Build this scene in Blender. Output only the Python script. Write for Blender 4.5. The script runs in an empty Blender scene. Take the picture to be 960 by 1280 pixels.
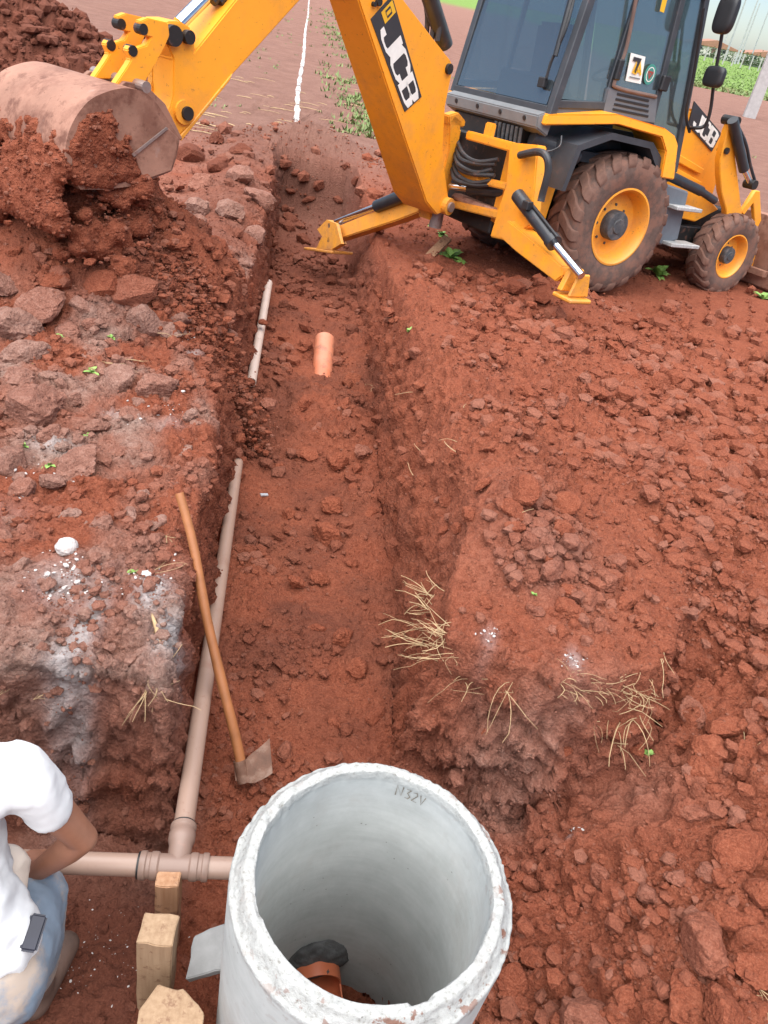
import bpy, bmesh, math, random
import numpy as np
from mathutils import Vector, Matrix

random.seed(7)
RNG = np.random.default_rng(11)
PI = math.pi

# ------------------------------------------------------------------ camera, world, sun, exposure
PITCH, ROLL, FPX, CAMH = math.radians(34.2), math.radians(11.3), 961.0, 2.0
FW = np.array([0, math.cos(PITCH), -math.sin(PITCH)])
D0 = np.array([0, -math.sin(PITCH), -math.cos(PITCH)])
R0 = np.array([1.0, 0, 0])
XI = math.cos(ROLL) * R0 - math.sin(ROLL) * D0
YI = math.sin(ROLL) * R0 + math.cos(ROLL) * D0
CAM = np.array([0, 0, CAMH])
scene = bpy.context.scene
cam_data = bpy.data.cameras.new('camera')
cam_data.sensor_fit = 'VERTICAL'
cam_data.sensor_height = 24.0
cam_data.lens = 24.0 * FPX / 1280.0
cam_data.clip_start = 0.05
cam_data.clip_end = 6000
cam = bpy.data.objects.new('camera', cam_data)
cam.matrix_world = Matrix(((XI[0], -YI[0], -FW[0], CAM[0]), (XI[1], -YI[1], -FW[1], CAM[1]),
                           (XI[2], -YI[2], -FW[2], CAM[2]), (0, 0, 0, 1)))
scene.collection.objects.link(cam)
scene.camera = cam

SUN_AZ, SUN_EL = math.radians(205), math.radians(72)      # azimuth measured from +Y towards +X
world = bpy.data.worlds.new('World')
scene.world = world
world.use_nodes = True
wn = world.node_tree.nodes
wl = world.node_tree.links
for n in list(wn):
    wn.remove(n)
sky = wn.new('ShaderNodeTexSky')
sky.sky_type = 'NISHITA'
sky.sun_disc = False
sky.sun_elevation = SUN_EL
sky.sun_rotation = SUN_AZ
sky.altitude = 600
sky.air_density = 0.8
sky.dust_density = 1.0
sky.ozone_density = 1.0
bg = wn.new('ShaderNodeBackground')
bg.inputs['Strength'].default_value = 0.06
wo = wn.new('ShaderNodeOutputWorld')
wl.new(sky.outputs[0], bg.inputs[0])
wl.new(bg.outputs[0], wo.inputs[0])
sd = bpy.data.lights.new('sun', 'SUN')
sd.energy = 3.6
sd.angle = math.radians(105)
sd.color = (1.0, 0.975, 0.94)
sun = bpy.data.objects.new('sun', sd)
sdir = Vector((math.sin(SUN_AZ) * math.cos(SUN_EL), math.cos(SUN_AZ) * math.cos(SUN_EL), math.sin(SUN_EL)))
sun.rotation_euler = sdir.to_track_quat('Z', 'Y').to_euler()
scene.collection.objects.link(sun)
vs = scene.view_settings
vs.view_transform = 'Standard'
vs.look = 'None'
vs.gamma = 1.0
vs.exposure = 1.42
vs.use_curve_mapping = False
scene.cycles.max_bounces = 6
scene.cycles.diffuse_bounces = 3
scene.cycles.transparent_max_bounces = 12

# ------------------------------------------------------------------ survey helpers: sight lines to planes of known height
def ray(x, y):
    return FW + XI * (x - 480) / FPX + YI * (y - 640) / FPX
def at(x, y, z):
    d = ray(x, y)
    return CAM + d * ((z - CAMH) / d[2])
def V(p):
    return Vector([float(c) for c in p])

# ------------------------------------------------------------------ materials
MATS = {}
def mat_base(name):
    m = bpy.data.materials.new(name)
    m.use_nodes = True
    nt = m.node_tree
    b = nt.nodes['Principled BSDF']
    MATS[name] = m
    return m, nt, b
def N(nt, t, **kw):
    n = nt.nodes.new(t)
    for k, v in kw.items():
        if k in n.inputs.keys() if isinstance(k, str) else False:
            n.inputs[k].default_value = v
        else:
            setattr(n, k, v)
    return n
def tex_noise(nt, vec, scale, detail=4, rough=0.6):
    n = nt.nodes.new('ShaderNodeTexNoise')
    n.inputs['Scale'].default_value = scale
    n.inputs['Detail'].default_value = detail
    n.inputs['Roughness'].default_value = rough
    if vec is not None:
        nt.links.new(vec, n.inputs['Vector'])
    return n.outputs['Fac']
def ramp(nt, fac, stops):
    r = nt.nodes.new('ShaderNodeValToRGB')
    el = r.color_ramp.elements
    while len(el) < len(stops):
        el.new(0.5)
    for e, (p, c) in zip(el, stops):
        e.position = p
        e.color = c if len(c) == 4 else (*c, 1)
    nt.links.new(fac, r.inputs[0])
    return r.outputs[0]
def mix(nt, fac, a, b, mode='MIX'):
    m = nt.nodes.new('ShaderNodeMix')
    m.data_type = 'RGBA'
    m.blend_type = mode
    for sock, v in ((m.inputs[0], fac), (m.inputs[6], a), (m.inputs[7], b)):
        if isinstance(v, (int, float)):
            sock.default_value = v
        elif isinstance(v, tuple):
            sock.default_value = v if len(v) == 4 else (*v, 1)
        else:
            nt.links.new(v, sock)
    return m.outputs[2]
def math_n(nt, op, a, b=0.0, clamp=False):
    m = nt.nodes.new('ShaderNodeMath')
    m.operation = op
    m.use_clamp = clamp
    for s, v in ((m.inputs[0], a), (m.inputs[1], b)):
        if isinstance(v, (int, float)):
            s.default_value = v
        else:
            nt.links.new(v, s)
    return m.outputs[0]
def bump(nt, b, height, strength=0.5, dist=0.01, prev=None):
    n = nt.nodes.new('ShaderNodeBump')
    n.inputs['Strength'].default_value = strength
    n.inputs['Distance'].default_value = dist
    nt.links.new(height, n.inputs['Height'])
    if prev is not None:
        nt.links.new(prev, n.inputs['Normal'])
    nt.links.new(n.outputs[0], b.inputs['Normal'])
    return n.outputs[0]
def position(nt):
    return nt.nodes.new('ShaderNodeNewGeometry').outputs['Position']
def objcoord(nt):
    return nt.nodes.new('ShaderNodeTexCoord').outputs['Object']
def attr(nt, name):
    a = nt.nodes.new('ShaderNodeAttribute')
    a.attribute_name = name
    return a.outputs['Fac']

def make_soil():
    m, nt, b = mat_base('red_soil')
    P = position(nt)
    n1 = tex_noise(nt, P, 2.2, 5, 0.62)
    n2 = tex_noise(nt, P, 24, 6, 0.7)
    n3 = tex_noise(nt, P, 150, 4, 0.75)
    red = ramp(nt, n1, [(0.30, (0.226, 0.056, 0.028)), (0.52, (0.308, 0.084, 0.041)), (0.72, (0.369, 0.113, 0.058))])
    red = mix(nt, 0.5, red, ramp(nt, n2, [(0.28, (0.123, 0.029, 0.016)), (0.5, (0.294, 0.079, 0.040)), (0.74, (0.492, 0.172, 0.095))]))
    red = mix(nt, 0.30, red, ramp(nt, n3, [(0.32, (0.081, 0.021, 0.011)), (0.5, (0.294, 0.084, 0.043)), (0.70, (0.630, 0.260, 0.158))]))
    crustc = ramp(nt, n2, [(0.3, (0.179, 0.105, 0.084)), (0.5, (0.340, 0.203, 0.159)), (0.72, (0.519, 0.372, 0.314))])
    crustc = mix(nt, 0.30, crustc, ramp(nt, n3, [(0.32, (0.114, 0.064, 0.053)), (0.5, (0.332, 0.206, 0.161)), (0.70, (0.664, 0.521, 0.444))]))
    oi = nt.nodes.new('ShaderNodeObjectInfo')
    sep = nt.nodes.new('ShaderNodeSeparateColor')
    nt.links.new(oi.outputs['Color'], sep.inputs[0])
    cm = math_n(nt, 'ADD', attr(nt, 'crust'), math_n(nt, 'SUBTRACT', 1.0, sep.outputs[0]), True)
    col = mix(nt, cm, red, crustc)
    farc = ramp(nt, n1, [(0.3, (0.192, 0.096, 0.071)), (0.5, (0.246, 0.127, 0.095)), (0.72, (0.311, 0.173, 0.130))])
    farc = mix(nt, 0.35, farc, ramp(nt, n2, [(0.3, (0.137, 0.063, 0.044)), (0.5, (0.246, 0.127, 0.095)), (0.72, (0.347, 0.209, 0.159))]))
    col = mix(nt, attr(nt, 'far'), col, farc)
    grc = ramp(nt, n2, [(0.3, (0.10, 0.17, 0.035)), (0.55, (0.17, 0.27, 0.06)), (0.75, (0.25, 0.33, 0.10))])
    col = mix(nt, attr(nt, 'green'), col, grc)
    limem = math_n(nt, 'MULTIPLY', attr(nt, 'lime'), math_n(nt, 'MULTIPLY', n2, 1.5), True)
    col = mix(nt, limem, col, (0.55, 0.50, 0.49))
    dm_ = math_n(nt, 'ADD', attr(nt, 'dark_soil'), math_n(nt, 'SUBTRACT', 1.0, sep.outputs[1]), True)  # mask of the darker soil tone, ground and clods together
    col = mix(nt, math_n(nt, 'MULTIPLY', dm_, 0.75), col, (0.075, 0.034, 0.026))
    col = mix(nt, math_n(nt, 'MULTIPLY', attr(nt, 'tint'), 0.5), col, (0.38, 0.185, 0.132))
    nt.links.new(col, b.inputs['Base Color'])
    b.inputs['Roughness'].default_value = 0.93
    b.inputs['Specular IOR Level'].default_value = 0.2
    v = nt.nodes.new('ShaderNodeTexVoronoi')
    v.inputs['Scale'].default_value = 62
    nt.links.new(P, v.inputs['Vector'])
    hh = math_n(nt, 'ADD', math_n(nt, 'MULTIPLY', n3, 0.55), n2)
    hh = math_n(nt, 'SUBTRACT', hh, math_n(nt, 'MULTIPLY', v.outputs['Distance'], 0.5))
    bump(nt, b, hh, 1.0, 0.027)
    return m

def simple(name, color, rough=0.5, metal=0.0, noise=None, dirt=None, bumpv=None, spec=0.5, coat=0.0):
    """noise=(scale, amount) value variation; dirt=(scale, threshold, colour, amount) dusty patches."""
    m, nt, b = mat_base(name)
    P = objcoord(nt)
    col = None
    if noise:
        f = tex_noise(nt, P, noise[0], 5, 0.6)
        lo = tuple(c * (1 - noise[1]) for c in color)
        hi = tuple(min(1, c * (1 + noise[1])) for c in color)
        col = ramp(nt, f, [(0.3, lo), (0.7, hi)])
    if dirt:
        for (s, th, dc, am) in ([dirt] if isinstance(dirt[0], (int, float)) else dirt):
            f = tex_noise(nt, P, s, 7, 0.68)
            mk = ramp(nt, f, [(th, (0, 0, 0)), (min(0.99, th + 0.13), (1, 1, 1))])
            col = mix(nt, math_n(nt, 'MULTIPLY', mk, am), col if col is not None else color, dc)
    if col is not None:
        nt.links.new(col, b.inputs['Base Color'])
    else:
        b.inputs['Base Color'].default_value = (*color, 1)
    b.inputs['Roughness'].default_value = rough
    b.inputs['Metallic'].default_value = metal
    b.inputs['Specular IOR Level'].default_value = spec
    b.inputs['Coat Weight'].default_value = coat
    if bumpv:
        bump(nt, b, tex_noise(nt, P, bumpv[0], 5, 0.65), bumpv[1], bumpv[2])
    return m

DUST = (0.24, 0.105, 0.068)
SOIL = make_soil()
def make_paint(name, color, wear):
    m, nt, b = mat_base(name)
    P = objcoord(nt)
    f = tex_noise(nt, P, 2.5, 5, 0.6)
    col = ramp(nt, f, [(0.3, tuple(c * 0.93 for c in color)), (0.7, tuple(min(1, c * 1.05) for c in color))])
    sep = nt.nodes.new('ShaderNodeSeparateXYZ')
    nt.links.new(P, sep.inputs[0])
    # dust film: patchy, heavier low on the machine where the wheels throw it
    low = math_n(nt, 'MULTIPLY_ADD', sep.outputs[2], -0.30)
    low.node.inputs[2].default_value = 0.50
    dn = tex_noise(nt, P, 4.5, 7, 0.7)
    fac = math_n(nt, 'ADD', low, math_n(nt, 'MULTIPLY', math_n(nt, 'SUBTRACT', dn, 0.5), 2.6), True)
    col = mix(nt, math_n(nt, 'MULTIPLY', fac, 0.55 + 0.25 * wear), col, (0.40, 0.185, 0.085))
    # scratches: fine dark streaks
    mp_ = nt.nodes.new('ShaderNodeMapping')
    mp_.inputs['Scale'].default_value = (9, 9, 60)
    mp_.inputs['Rotation'].default_value = (0.4, 0.7, 0.2)
    nt.links.new(P, mp_.inputs[0])
    sc_ = ramp(nt, tex_noise(nt, mp_.outputs[0], 1.0, 5, 0.75), [(0.64 - 0.05 * wear, (0, 0, 0)), (0.70, (1, 1, 1))])
    col = mix(nt, math_n(nt, 'MULTIPLY', sc_, 0.55), col, (0.20, 0.09, 0.04))
    sp_ = ramp(nt, tex_noise(nt, P, 28, 6, 0.7), [(0.62 - 0.05 * wear, (0, 0, 0)), (0.70, (1, 1, 1))])
    col = mix(nt, math_n(nt, 'MULTIPLY', sp_, 0.7), col, (0.10, 0.048, 0.03))
    nt.links.new(col, b.inputs['Base Color'])
    rg = math_n(nt, 'MULTIPLY_ADD', dn, 0.5)
    rg.node.inputs[2].default_value = 0.2
    nt.links.new(rg, b.inputs['Roughness'])
    bump(nt, b, tex_noise(nt, P, 9, 4, 0.6), 0.10, 0.004)
make_paint('yellow_paint', (0.90, 0.355, 0.020), 0.0)
make_paint('worn_yellow', (0.82, 0.34, 0.025), 1.0)
simple('cab_grey', (0.12, 0.135, 0.155), 0.5, noise=(6, 0.12), dirt=(4, 0.6, DUST, 0.25))
simple('cab_dark', (0.045, 0.05, 0.058), 0.45, noise=(6, 0.2), dirt=(6, 0.62, DUST, 0.25))
simple('sill_grey', (0.17, 0.175, 0.18), 0.55, noise=(7, 0.12), dirt=(5, 0.57, DUST, 0.5))
simple('black_plastic', (0.018, 0.018, 0.02), 0.4, noise=(8, 0.2), dirt=(10, 0.62, DUST, 0.3))
simple('black_grease', (0.012, 0.011, 0.011), 0.55, noise=(9, 0.3), dirt=(12, 0.56, DUST, 0.4))
simple('hose_rubber', (0.03, 0.031, 0.034), 0.5, noise=(9, 0.3), dirt=(14, 0.55, DUST, 0.35))
simple('cylinder_black', (0.028, 0.031, 0.036), 0.35, noise=(9, 0.2), dirt=(12, 0.6, DUST, 0.35))
simple('chrome', (0.72, 0.74, 0.77), 0.16, 1.0, noise=(20, 0.08))
simple('tyre_rubber', (0.115, 0.075, 0.062), 0.9, noise=(14, 0.2), dirt=[(6, 0.45, (0.21, 0.105, 0.075), 0.75)], bumpv=(40, 0.25, 0.006), spec=0.2)
simple('tyre_lug', (0.155, 0.085, 0.064), 0.92, noise=(14, 0.2), dirt=[(9, 0.50, (0.22, 0.115, 0.08), 0.7)], bumpv=(40, 0.25, 0.006), spec=0.2)
simple('hub_grey', (0.055, 0.058, 0.063), 0.6, noise=(20, 0.35), dirt=(14, 0.5, (0.20, 0.16, 0.14), 0.4), bumpv=(50, 0.3, 0.004))
simple('bucket_steel', (0.30, 0.155, 0.108), 0.65, noise=(3, 0.2),
       dirt=[(2.4, 0.50, (0.17, 0.072, 0.048), 0.8), (7, 0.53, (0.13, 0.052, 0.034), 0.85), (26, 0.60, (0.10, 0.04, 0.026), 0.9), (3.1, 0.62, (0.36, 0.30, 0.28), 0.45)], bumpv=(34, 0.3, 0.008), spec=0.3)
simple('bare_steel', (0.33, 0.27, 0.25), 0.45, 0.6, noise=(8, 0.2), dirt=(8, 0.5, DUST, 0.6))
simple('step_metal', (0.42, 0.42, 0.41), 0.6, 0.3, noise=(30, 0.25), dirt=(8, 0.55, DUST, 0.4))
simple('decal_dark', (0.035, 0.035, 0.04), 0.5, noise=(6, 0.15))
simple('decal_white', (0.78, 0.77, 0.72), 0.5, noise=(12, 0.06))
simple('decal_yellow', (0.75, 0.42, 0.02), 0.5)
simple('decal_green', (0.05, 0.24, 0.20), 0.5)
simple('decal_red', (0.30, 0.05, 0.04), 0.5)
simple('seal_brown', (0.16, 0.10, 0.08), 0.7, noise=(8, 0.2))
simple('seat_cloth', (0.03, 0.032, 0.04), 0.9)
simple('pvc_brown', (0.33, 0.22, 0.17), 0.38, noise=(3, 0.05), dirt=[(5, 0.54, (0.26, 0.12, 0.08), 0.45), (30, 0.62, (0.2, 0.09, 0.06), 0.7)])
simple('pvc_fitting', (0.25, 0.165, 0.13), 0.42, noise=(5, 0.07), dirt=(14, 0.6, (0.36, 0.2, 0.15), 0.5))
simple('pvc_pale', (0.56, 0.44, 0.37), 0.42, noise=(3, 0.06), dirt=[(8, 0.56, (0.26, 0.12, 0.08), 0.6)])
simple('seal_ring', (0.012, 0.012, 0.012), 0.5)
simple('pvc_orange', (0.60, 0.165, 0.075), 0.38, noise=(3, 0.05), dirt=(9, 0.63, (0.30, 0.13, 0.09), 0.5))
simple('pvc_orange_muddy', (0.50, 0.155, 0.075), 0.5, noise=(3, 0.06), dirt=[(9, 0.54, (0.20, 0.075, 0.045), 0.9), (3, 0.5, (0.50, 0.24, 0.16), 0.4)])
simple('mortar', (0.085, 0.085, 0.085), 0.9, noise=(20, 0.35), bumpv=(60, 0.6, 0.01))
simple('marker_stain', (0.19, 0.17, 0.14), 0.8, noise=(40, 0.3))
simple('wood_handle', (0.33, 0.125, 0.045), 0.55, noise=(9, 0.18), dirt=(10, 0.62, (0.30, 0.14, 0.09), 0.6))
simple('rusty_blade', (0.17, 0.085, 0.055), 0.6, 0.2, noise=(14, 0.3), dirt=[(16, 0.5, (0.30, 0.20, 0.15), 0.7), (9, 0.55, (0.12, 0.05, 0.03), 0.8)], bumpv=(60, 0.4, 0.003))
simple('lime_white', (0.46, 0.42, 0.40), 0.95, noise=(30, 0.1), dirt=(18, 0.58, (0.40, 0.26, 0.22), 0.7), bumpv=(60, 0.5, 0.008))
simple('dry_straw', (0.42, 0.29, 0.155), 0.8, noise=(30, 0.3))
simple('weed_green', (0.20, 0.34, 0.075), 0.6, noise=(30, 0.3))
simple('grass_green', (0.15, 0.21, 0.065), 0.7, noise=(3, 0.35))
simple('pole_concrete', (0.40, 0.38, 0.37), 0.85, noise=(8, 0.12), dirt=(3, 0.62, (0.35, 0.24, 0.2), 0.4))
simple('far_grey', (0.36, 0.37, 0.38), 0.8, noise=(3, 0.1))
simple('house_wall', (0.62, 0.58, 0.54), 0.85, noise=(3, 0.08))
simple('roof_tile', (0.30, 0.15, 0.10), 0.85, noise=(3, 0.15))
simple('window_dark', (0.03, 0.035, 0.04), 0.2)
simple('bush_green', (0.05, 0.085, 0.03), 0.8, noise=(6, 0.3))
simple('skin', (0.27, 0.118, 0.070), 0.5, noise=(30, 0.08), bumpv=(160, 0.12, 0.002))
simple('hair_dark', (0.015, 0.011, 0.009), 0.6)
simple('shirt_white', (0.60, 0.60, 0.60), 0.85, noise=(8, 0.02), dirt=(3.5, 0.66, (0.62, 0.53, 0.46), 0.5), bumpv=(300, 0.1, 0.001))
simple('apron_cloth', (0.66, 0.56, 0.47), 0.9, noise=(8, 0.08), dirt=(7, 0.55, (0.45, 0.27, 0.19), 0.6), bumpv=(300, 0.1, 0.001))
simple('jeans', (0.16, 0.205, 0.26), 0.9, noise=(14, 0.12), dirt=[(4, 0.47, (0.38, 0.29, 0.22), 0.85)], bumpv=(400, 0.2, 0.001))
simple('boot_muddy', (0.095, 0.058, 0.045), 0.75, noise=(14, 0.3), bumpv=(60, 0.3, 0.004))
simple('phone_case', (0.014, 0.015, 0.026), 0.55, noise=(10, 0.2))
simple('stone_scrap', (0.24, 0.24, 0.235), 0.85, noise=(14, 0.15), bumpv=(90, 0.3, 0.004))
simple('scrap_top', (0.62, 0.56, 0.50), 0.8, noise=(14, 0.08), dirt=(20, 0.6, DUST, 0.4))
simple('metal_scrap', (0.55, 0.56, 0.58), 0.35, 0.7, noise=(30, 0.2))

def make_wood(name, c1, c2, axis, dirtc):
    m, nt, b = mat_base(name)
    P = objcoord(nt)
    mp = nt.nodes.new('ShaderNodeMapping')
    sc = [60, 60, 60]
    sc[axis] = 3.0
    mp.inputs['Scale'].default_value = sc
    nt.links.new(P, mp.inputs[0])
    f = tex_noise(nt, mp.outputs[0], 1.0, 5, 0.6)
    col = ramp(nt, f, [(0.3, c1), (0.7, c2)])
    g = tex_noise(nt, P, 22, 5, 0.7)
    mk = ramp(nt, g, [(0.54, (0, 0, 0)), (0.64, (1, 1, 1))])
    col = mix(nt, math_n(nt, 'MULTIPLY', mk, 0.75), col, dirtc)
    nt.links.new(col, b.inputs['Base Color'])
    b.inputs['Roughness'].default_value = 0.8
    bump(nt, b, f, 0.3, 0.003)
    return m
make_wood('pine_wood', (0.28, 0.175, 0.10), (0.40, 0.27, 0.165), 2, (0.17, 0.08, 0.045))
make_wood('brown_wood', (0.32, 0.155, 0.075), (0.45, 0.26, 0.15), 2, (0.14, 0.06, 0.035))

def make_concrete():
    m, nt, b = mat_base('ring_concrete')
    P = objcoord(nt)
    f = tex_noise(nt, P, 6, 6, 0.65)
    col = ramp(nt, f, [(0.3, (0.336, 0.353, 0.341)), (0.55, (0.413, 0.431, 0.419)), (0.75, (0.477, 0.494, 0.479))])
    mp = nt.nodes.new('ShaderNodeMapping')
    mp.inputs['Scale'].default_value = (2.5, 2.5, 45)
    nt.links.new(P, mp.inputs[0])
    g = tex_noise(nt, mp.outputs[0], 1.0, 4, 0.6)
    col = mix(nt, 0.12, col, ramp(nt, g, [(0.3, (0.343, 0.349, 0.338)), (0.7, (0.665, 0.676, 0.666))]))
    r = attr(nt, 'rim')
    sp = tex_noise(nt, P, 70, 4, 0.7)
    pale = ramp(nt, sp, [(0.30, (0.187, 0.178, 0.160)), (0.42, (0.310, 0.311, 0.296)), (0.75, (0.385, 0.389, 0.377))])
    col = mix(nt, r, col, pale)
    d = tex_noise(nt, P, 19, 4, 0.6)
    dm = ramp(nt, d, [(0.585, (0, 0, 0)), (0.62, (1, 1, 1))])
    col = mix(nt, math_n(nt, 'MULTIPLY', dm, attr(nt, 'mud')), col, (0.17, 0.075, 0.048))
    vh = nt.nodes.new('ShaderNodeTexVoronoi')
    vh.inputs['Scale'].default_value = 26
    nt.links.new(P, vh.inputs['Vector'])
    hole = ramp(nt, vh.outputs['Distance'], [(0.055, (1, 1, 1)), (0.085, (0, 0, 0))])
    hole = math_n(nt, 'MULTIPLY', hole, ramp(nt, tex_noise(nt, P, 5, 2, 0.5), [(0.52, (0, 0, 0)), (0.56, (1, 1, 1))]))
    col = mix(nt, math_n(nt, 'MULTIPLY', hole, 0.75), col, (0.13, 0.125, 0.115))
    stn = ramp(nt, tex_noise(nt, P, 2.3, 6, 0.72), [(0.52, (0, 0, 0)), (0.72, (1, 1, 1))])
    col = mix(nt, math_n(nt, 'MULTIPLY', stn, 0.30), col, (0.30, 0.235, 0.195))
    nt.links.new(col, b.inputs['Base Color'])
    b.inputs['Roughness'].default_value = 0.88
    hh = math_n(nt, 'ADD', math_n(nt, 'MULTIPLY', sp, math_n(nt, 'ADD', math_n(nt, 'MULTIPLY', r, 1.2), 0.12)), math_n(nt, 'MULTIPLY', g, 0.12))
    bump(nt, b, hh, 0.7, 0.006)
    return m
make_concrete()

def make_glass():
    m = bpy.data.materials.new('cab_glass')
    MATS['cab_glass'] = m
    m.use_nodes = True
    nt = m.node_tree
    for n in list(nt.nodes):
        nt.nodes.remove(n)
    out = nt.nodes.new('ShaderNodeOutputMaterial')
    tr = nt.nodes.new('ShaderNodeBsdfTransparent')
    tr.inputs[0].default_value = (0.50, 0.60, 0.64, 1)
    gl = nt.nodes.new('ShaderNodeBsdfGlossy')
    gl.inputs['Color'].default_value = (0.9, 0.95, 1, 1)
    gl.inputs['Roughness'].default_value = 0.06
    df = nt.nodes.new('ShaderNodeBsdfDiffuse')
    df.inputs[0].default_value = (0.30, 0.34, 0.37, 1)
    m1 = nt.nodes.new('ShaderNodeMixShader')
    m1.inputs[0].default_value = 0.10
    nt.links.new(tr.outputs[0], m1.inputs[1])
    nt.links.new(df.outputs[0], m1.inputs[2])
    m2 = nt.nodes.new('ShaderNodeMixShader')
    m2.inputs[0].default_value = 0.15
    nt.links.new(m1.outputs[0], m2.inputs[1])
    nt.links.new(gl.outputs[0], m2.inputs[2])
    nt.links.new(m2.outputs[0], out.inputs[0])
make_glass()

# ------------------------------------------------------------------ object helpers
COL = scene.collection
def link(name, me, mat=None, parent=None, smooth=False):
    o = bpy.data.objects.new(name, me)
    COL.objects.link(o)
    if mat is not None and len(me.materials) == 0:
        me.materials.append(MATS[mat] if isinstance(mat, str) else mat)
    if smooth:
        me.shade_smooth()
    if parent is not None:
        o.parent = parent
    return o
def tag(o, label=None, cat=None, group=None, kind=None):
    if label: o['label'] = label
    if cat: o['category'] = cat
    if group: o['group'] = group
    if kind: o['kind'] = kind
    return o
def empty(name, loc=(0, 0, 0), parent=None):
    o = bpy.data.objects.new(name, None)
    o.empty_display_size = 0.1
    COL.objects.link(o)
    o.location = loc
    if parent is not None:
        o.parent = parent
    return o
def mesh(vs_, fs):
    me = bpy.data.meshes.new('mesh')
    me.from_pydata([tuple(map(float, v)) for v in vs_], [], fs)
    me.update()
    return me
def bm_mesh(bm, bevel=0.0, seg=1):
    if bevel:
        bmesh.ops.remove_doubles(bm, verts=bm.verts, dist=1e-5)
        bmesh.ops.recalc_face_normals(bm, faces=bm.faces)
        es = [e for e in bm.edges if len(e.link_faces) == 2 and e.calc_face_angle(0) > 0.5]
        bmesh.ops.bevel(bm, geom=es, offset=bevel, segments=seg, affect='EDGES', clamp_overlap=True)
    bmesh.ops.recalc_face_normals(bm, faces=bm.faces)
    me = bpy.data.meshes.new('mesh')
    bm.to_mesh(me)
    bm.free()
    return me
def bm_box(bm, lo, hi, T=None):
    vs_ = [Vector((x, y, z)) for x in (lo[0], hi[0]) for y in (lo[1], hi[1]) for z in (lo[2], hi[2])]
    if T is not None:
        vs_ = [T(v) for v in vs_]
    b = [bm.verts.new(v) for v in vs_]
    for f in ((0, 1, 3, 2), (4, 6, 7, 5), (0, 4, 5, 1), (2, 3, 7, 6), (0, 2, 6, 4), (1, 5, 7, 3)):
        bm.faces.new([b[i] for i in f])
def box(lo, hi, bevel=0.0, T=None, seg=1):
    bm = bmesh.new()
    bm_box(bm, lo, hi, T)
    return bm_mesh(bm, bevel, seg)
def bm_prism(bm, poly, y0, y1, T=None):
    """poly of (x, z) pairs extruded in y; y0/y1 may be lists (one value per corner)."""
    n = len(poly)
    f0 = [y0] * n if not hasattr(y0, '__len__') else y0
    f1 = [y1] * n if not hasattr(y1, '__len__') else y1
    a = [Vector((p[0], f0[i], p[1])) for i, p in enumerate(poly)]
    b = [Vector((p[0], f1[i], p[1])) for i, p in enumerate(poly)]
    if T is not None:
        a = [T(v) for v in a]
        b = [T(v) for v in b]
    a = [bm.verts.new(v) for v in a]
    b = [bm.verts.new(v) for v in b]
    bm.faces.new(a)
    bm.faces.new(list(reversed(b)))
    for i in range(n):
        j = (i + 1) % n
        bm.faces.new([a[j], a[i], b[i], b[j]])
def prism(poly, y0, y1, bevel=0.0, T=None, seg=1):
    bm = bmesh.new()
    bm_prism(bm, poly, y0, y1, T)
    bmesh.ops.recalc_face_normals(bm, faces=bm.faces)
    return bm_mesh(bm, bevel, seg)
def bm_tube(bm, pts, rad, seg=10, cap=True):
    pts = [Vector(p) for p in pts]
    n = len(pts)
    rads = rad if hasattr(rad, '__len__') else [rad] * n
    rings = []
    up = None
    for i, p in enumerate(pts):
        t = (pts[min(i + 1, n - 1)] - pts[max(i - 1, 0)]).normalized()
        if up is None:
            up = Vector((0, 0, 1)) if abs(t.z) < 0.9 else Vector((1, 0, 0))
        s = t.cross(up).normalized()
        up = s.cross(t).normalized()
        rings.append([bm.verts.new(p + (s * math.cos(a) + up * math.sin(a)) * rads[i]) for a in [2 * PI * k / seg for k in range(seg)]])
    for r0, r1 in zip(rings, rings[1:]):
        for k in range(seg):
            bm.faces.new([r0[k], r0[(k + 1) % seg], r1[(k + 1) % seg], r1[k]])
    if cap:
        bm.faces.new(list(reversed(rings[0])))
        bm.faces.new(rings[-1])
def tube(pts, rad, seg=10):
    bm = bmesh.new()
    bm_tube(bm, pts, rad, seg)
    return bm_mesh(bm)
def smooth_path(pts, k=6):
    pts = [Vector(p) for p in pts]
    out = []
    for i in range(len(pts) - 1):
        p0, p1, p2, p3 = pts[max(i - 1, 0)], pts[i], pts[i + 1], pts[min(i + 2, len(pts) - 1)]
        for j in range(k):
            t = j / k
            out.append(0.5 * ((2 * p1) + (p2 - p0) * t + (2 * p0 - 5 * p1 + 4 * p2 - p3) * t * t + (3 * p1 - p0 - 3 * p2 + p3) * t ** 3))
    out.append(pts[-1])
    return out
def lathe(prof, seg=48, axis='y', closed=False):
    """prof of (radius, offset along axis)."""
    vs_, fs = [], []
    n = len(prof)
    for k in range(seg):
        a = 2 * PI * k / seg
        for r, h in prof:
            if axis == 'y':
                vs_.append((r * math.cos(a), h, r * math.sin(a)))
            else:
                vs_.append((r * math.cos(a), r * math.sin(a), h))
    for k in range(seg):
        k2 = (k + 1) % seg
        for i in range(n if closed else n - 1):
            j = (i + 1) % n
            fs.append((k * n + i, k * n + j, k2 * n + j, k2 * n + i))
    me = mesh(vs_, fs)
    bm = bmesh.new()
    bm.from_mesh(me)
    bmesh.ops.remove_doubles(bm, verts=bm.verts, dist=1e-6)
    bmesh.ops.recalc_face_normals(bm, faces=bm.faces)
    bm.to_mesh(me)
    bm.free()
    return me
def smooth_by_angle(me, deg=35):
    me.shade_smooth()
    bm = bmesh.new()
    bm.from_mesh(me)
    lim = math.radians(deg)
    for e in bm.edges:
        if len(e.link_faces) == 2 and e.calc_face_angle(0) > lim:
            e.smooth = False
    bm.to_mesh(me)
    bm.free()
    return me
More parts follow.
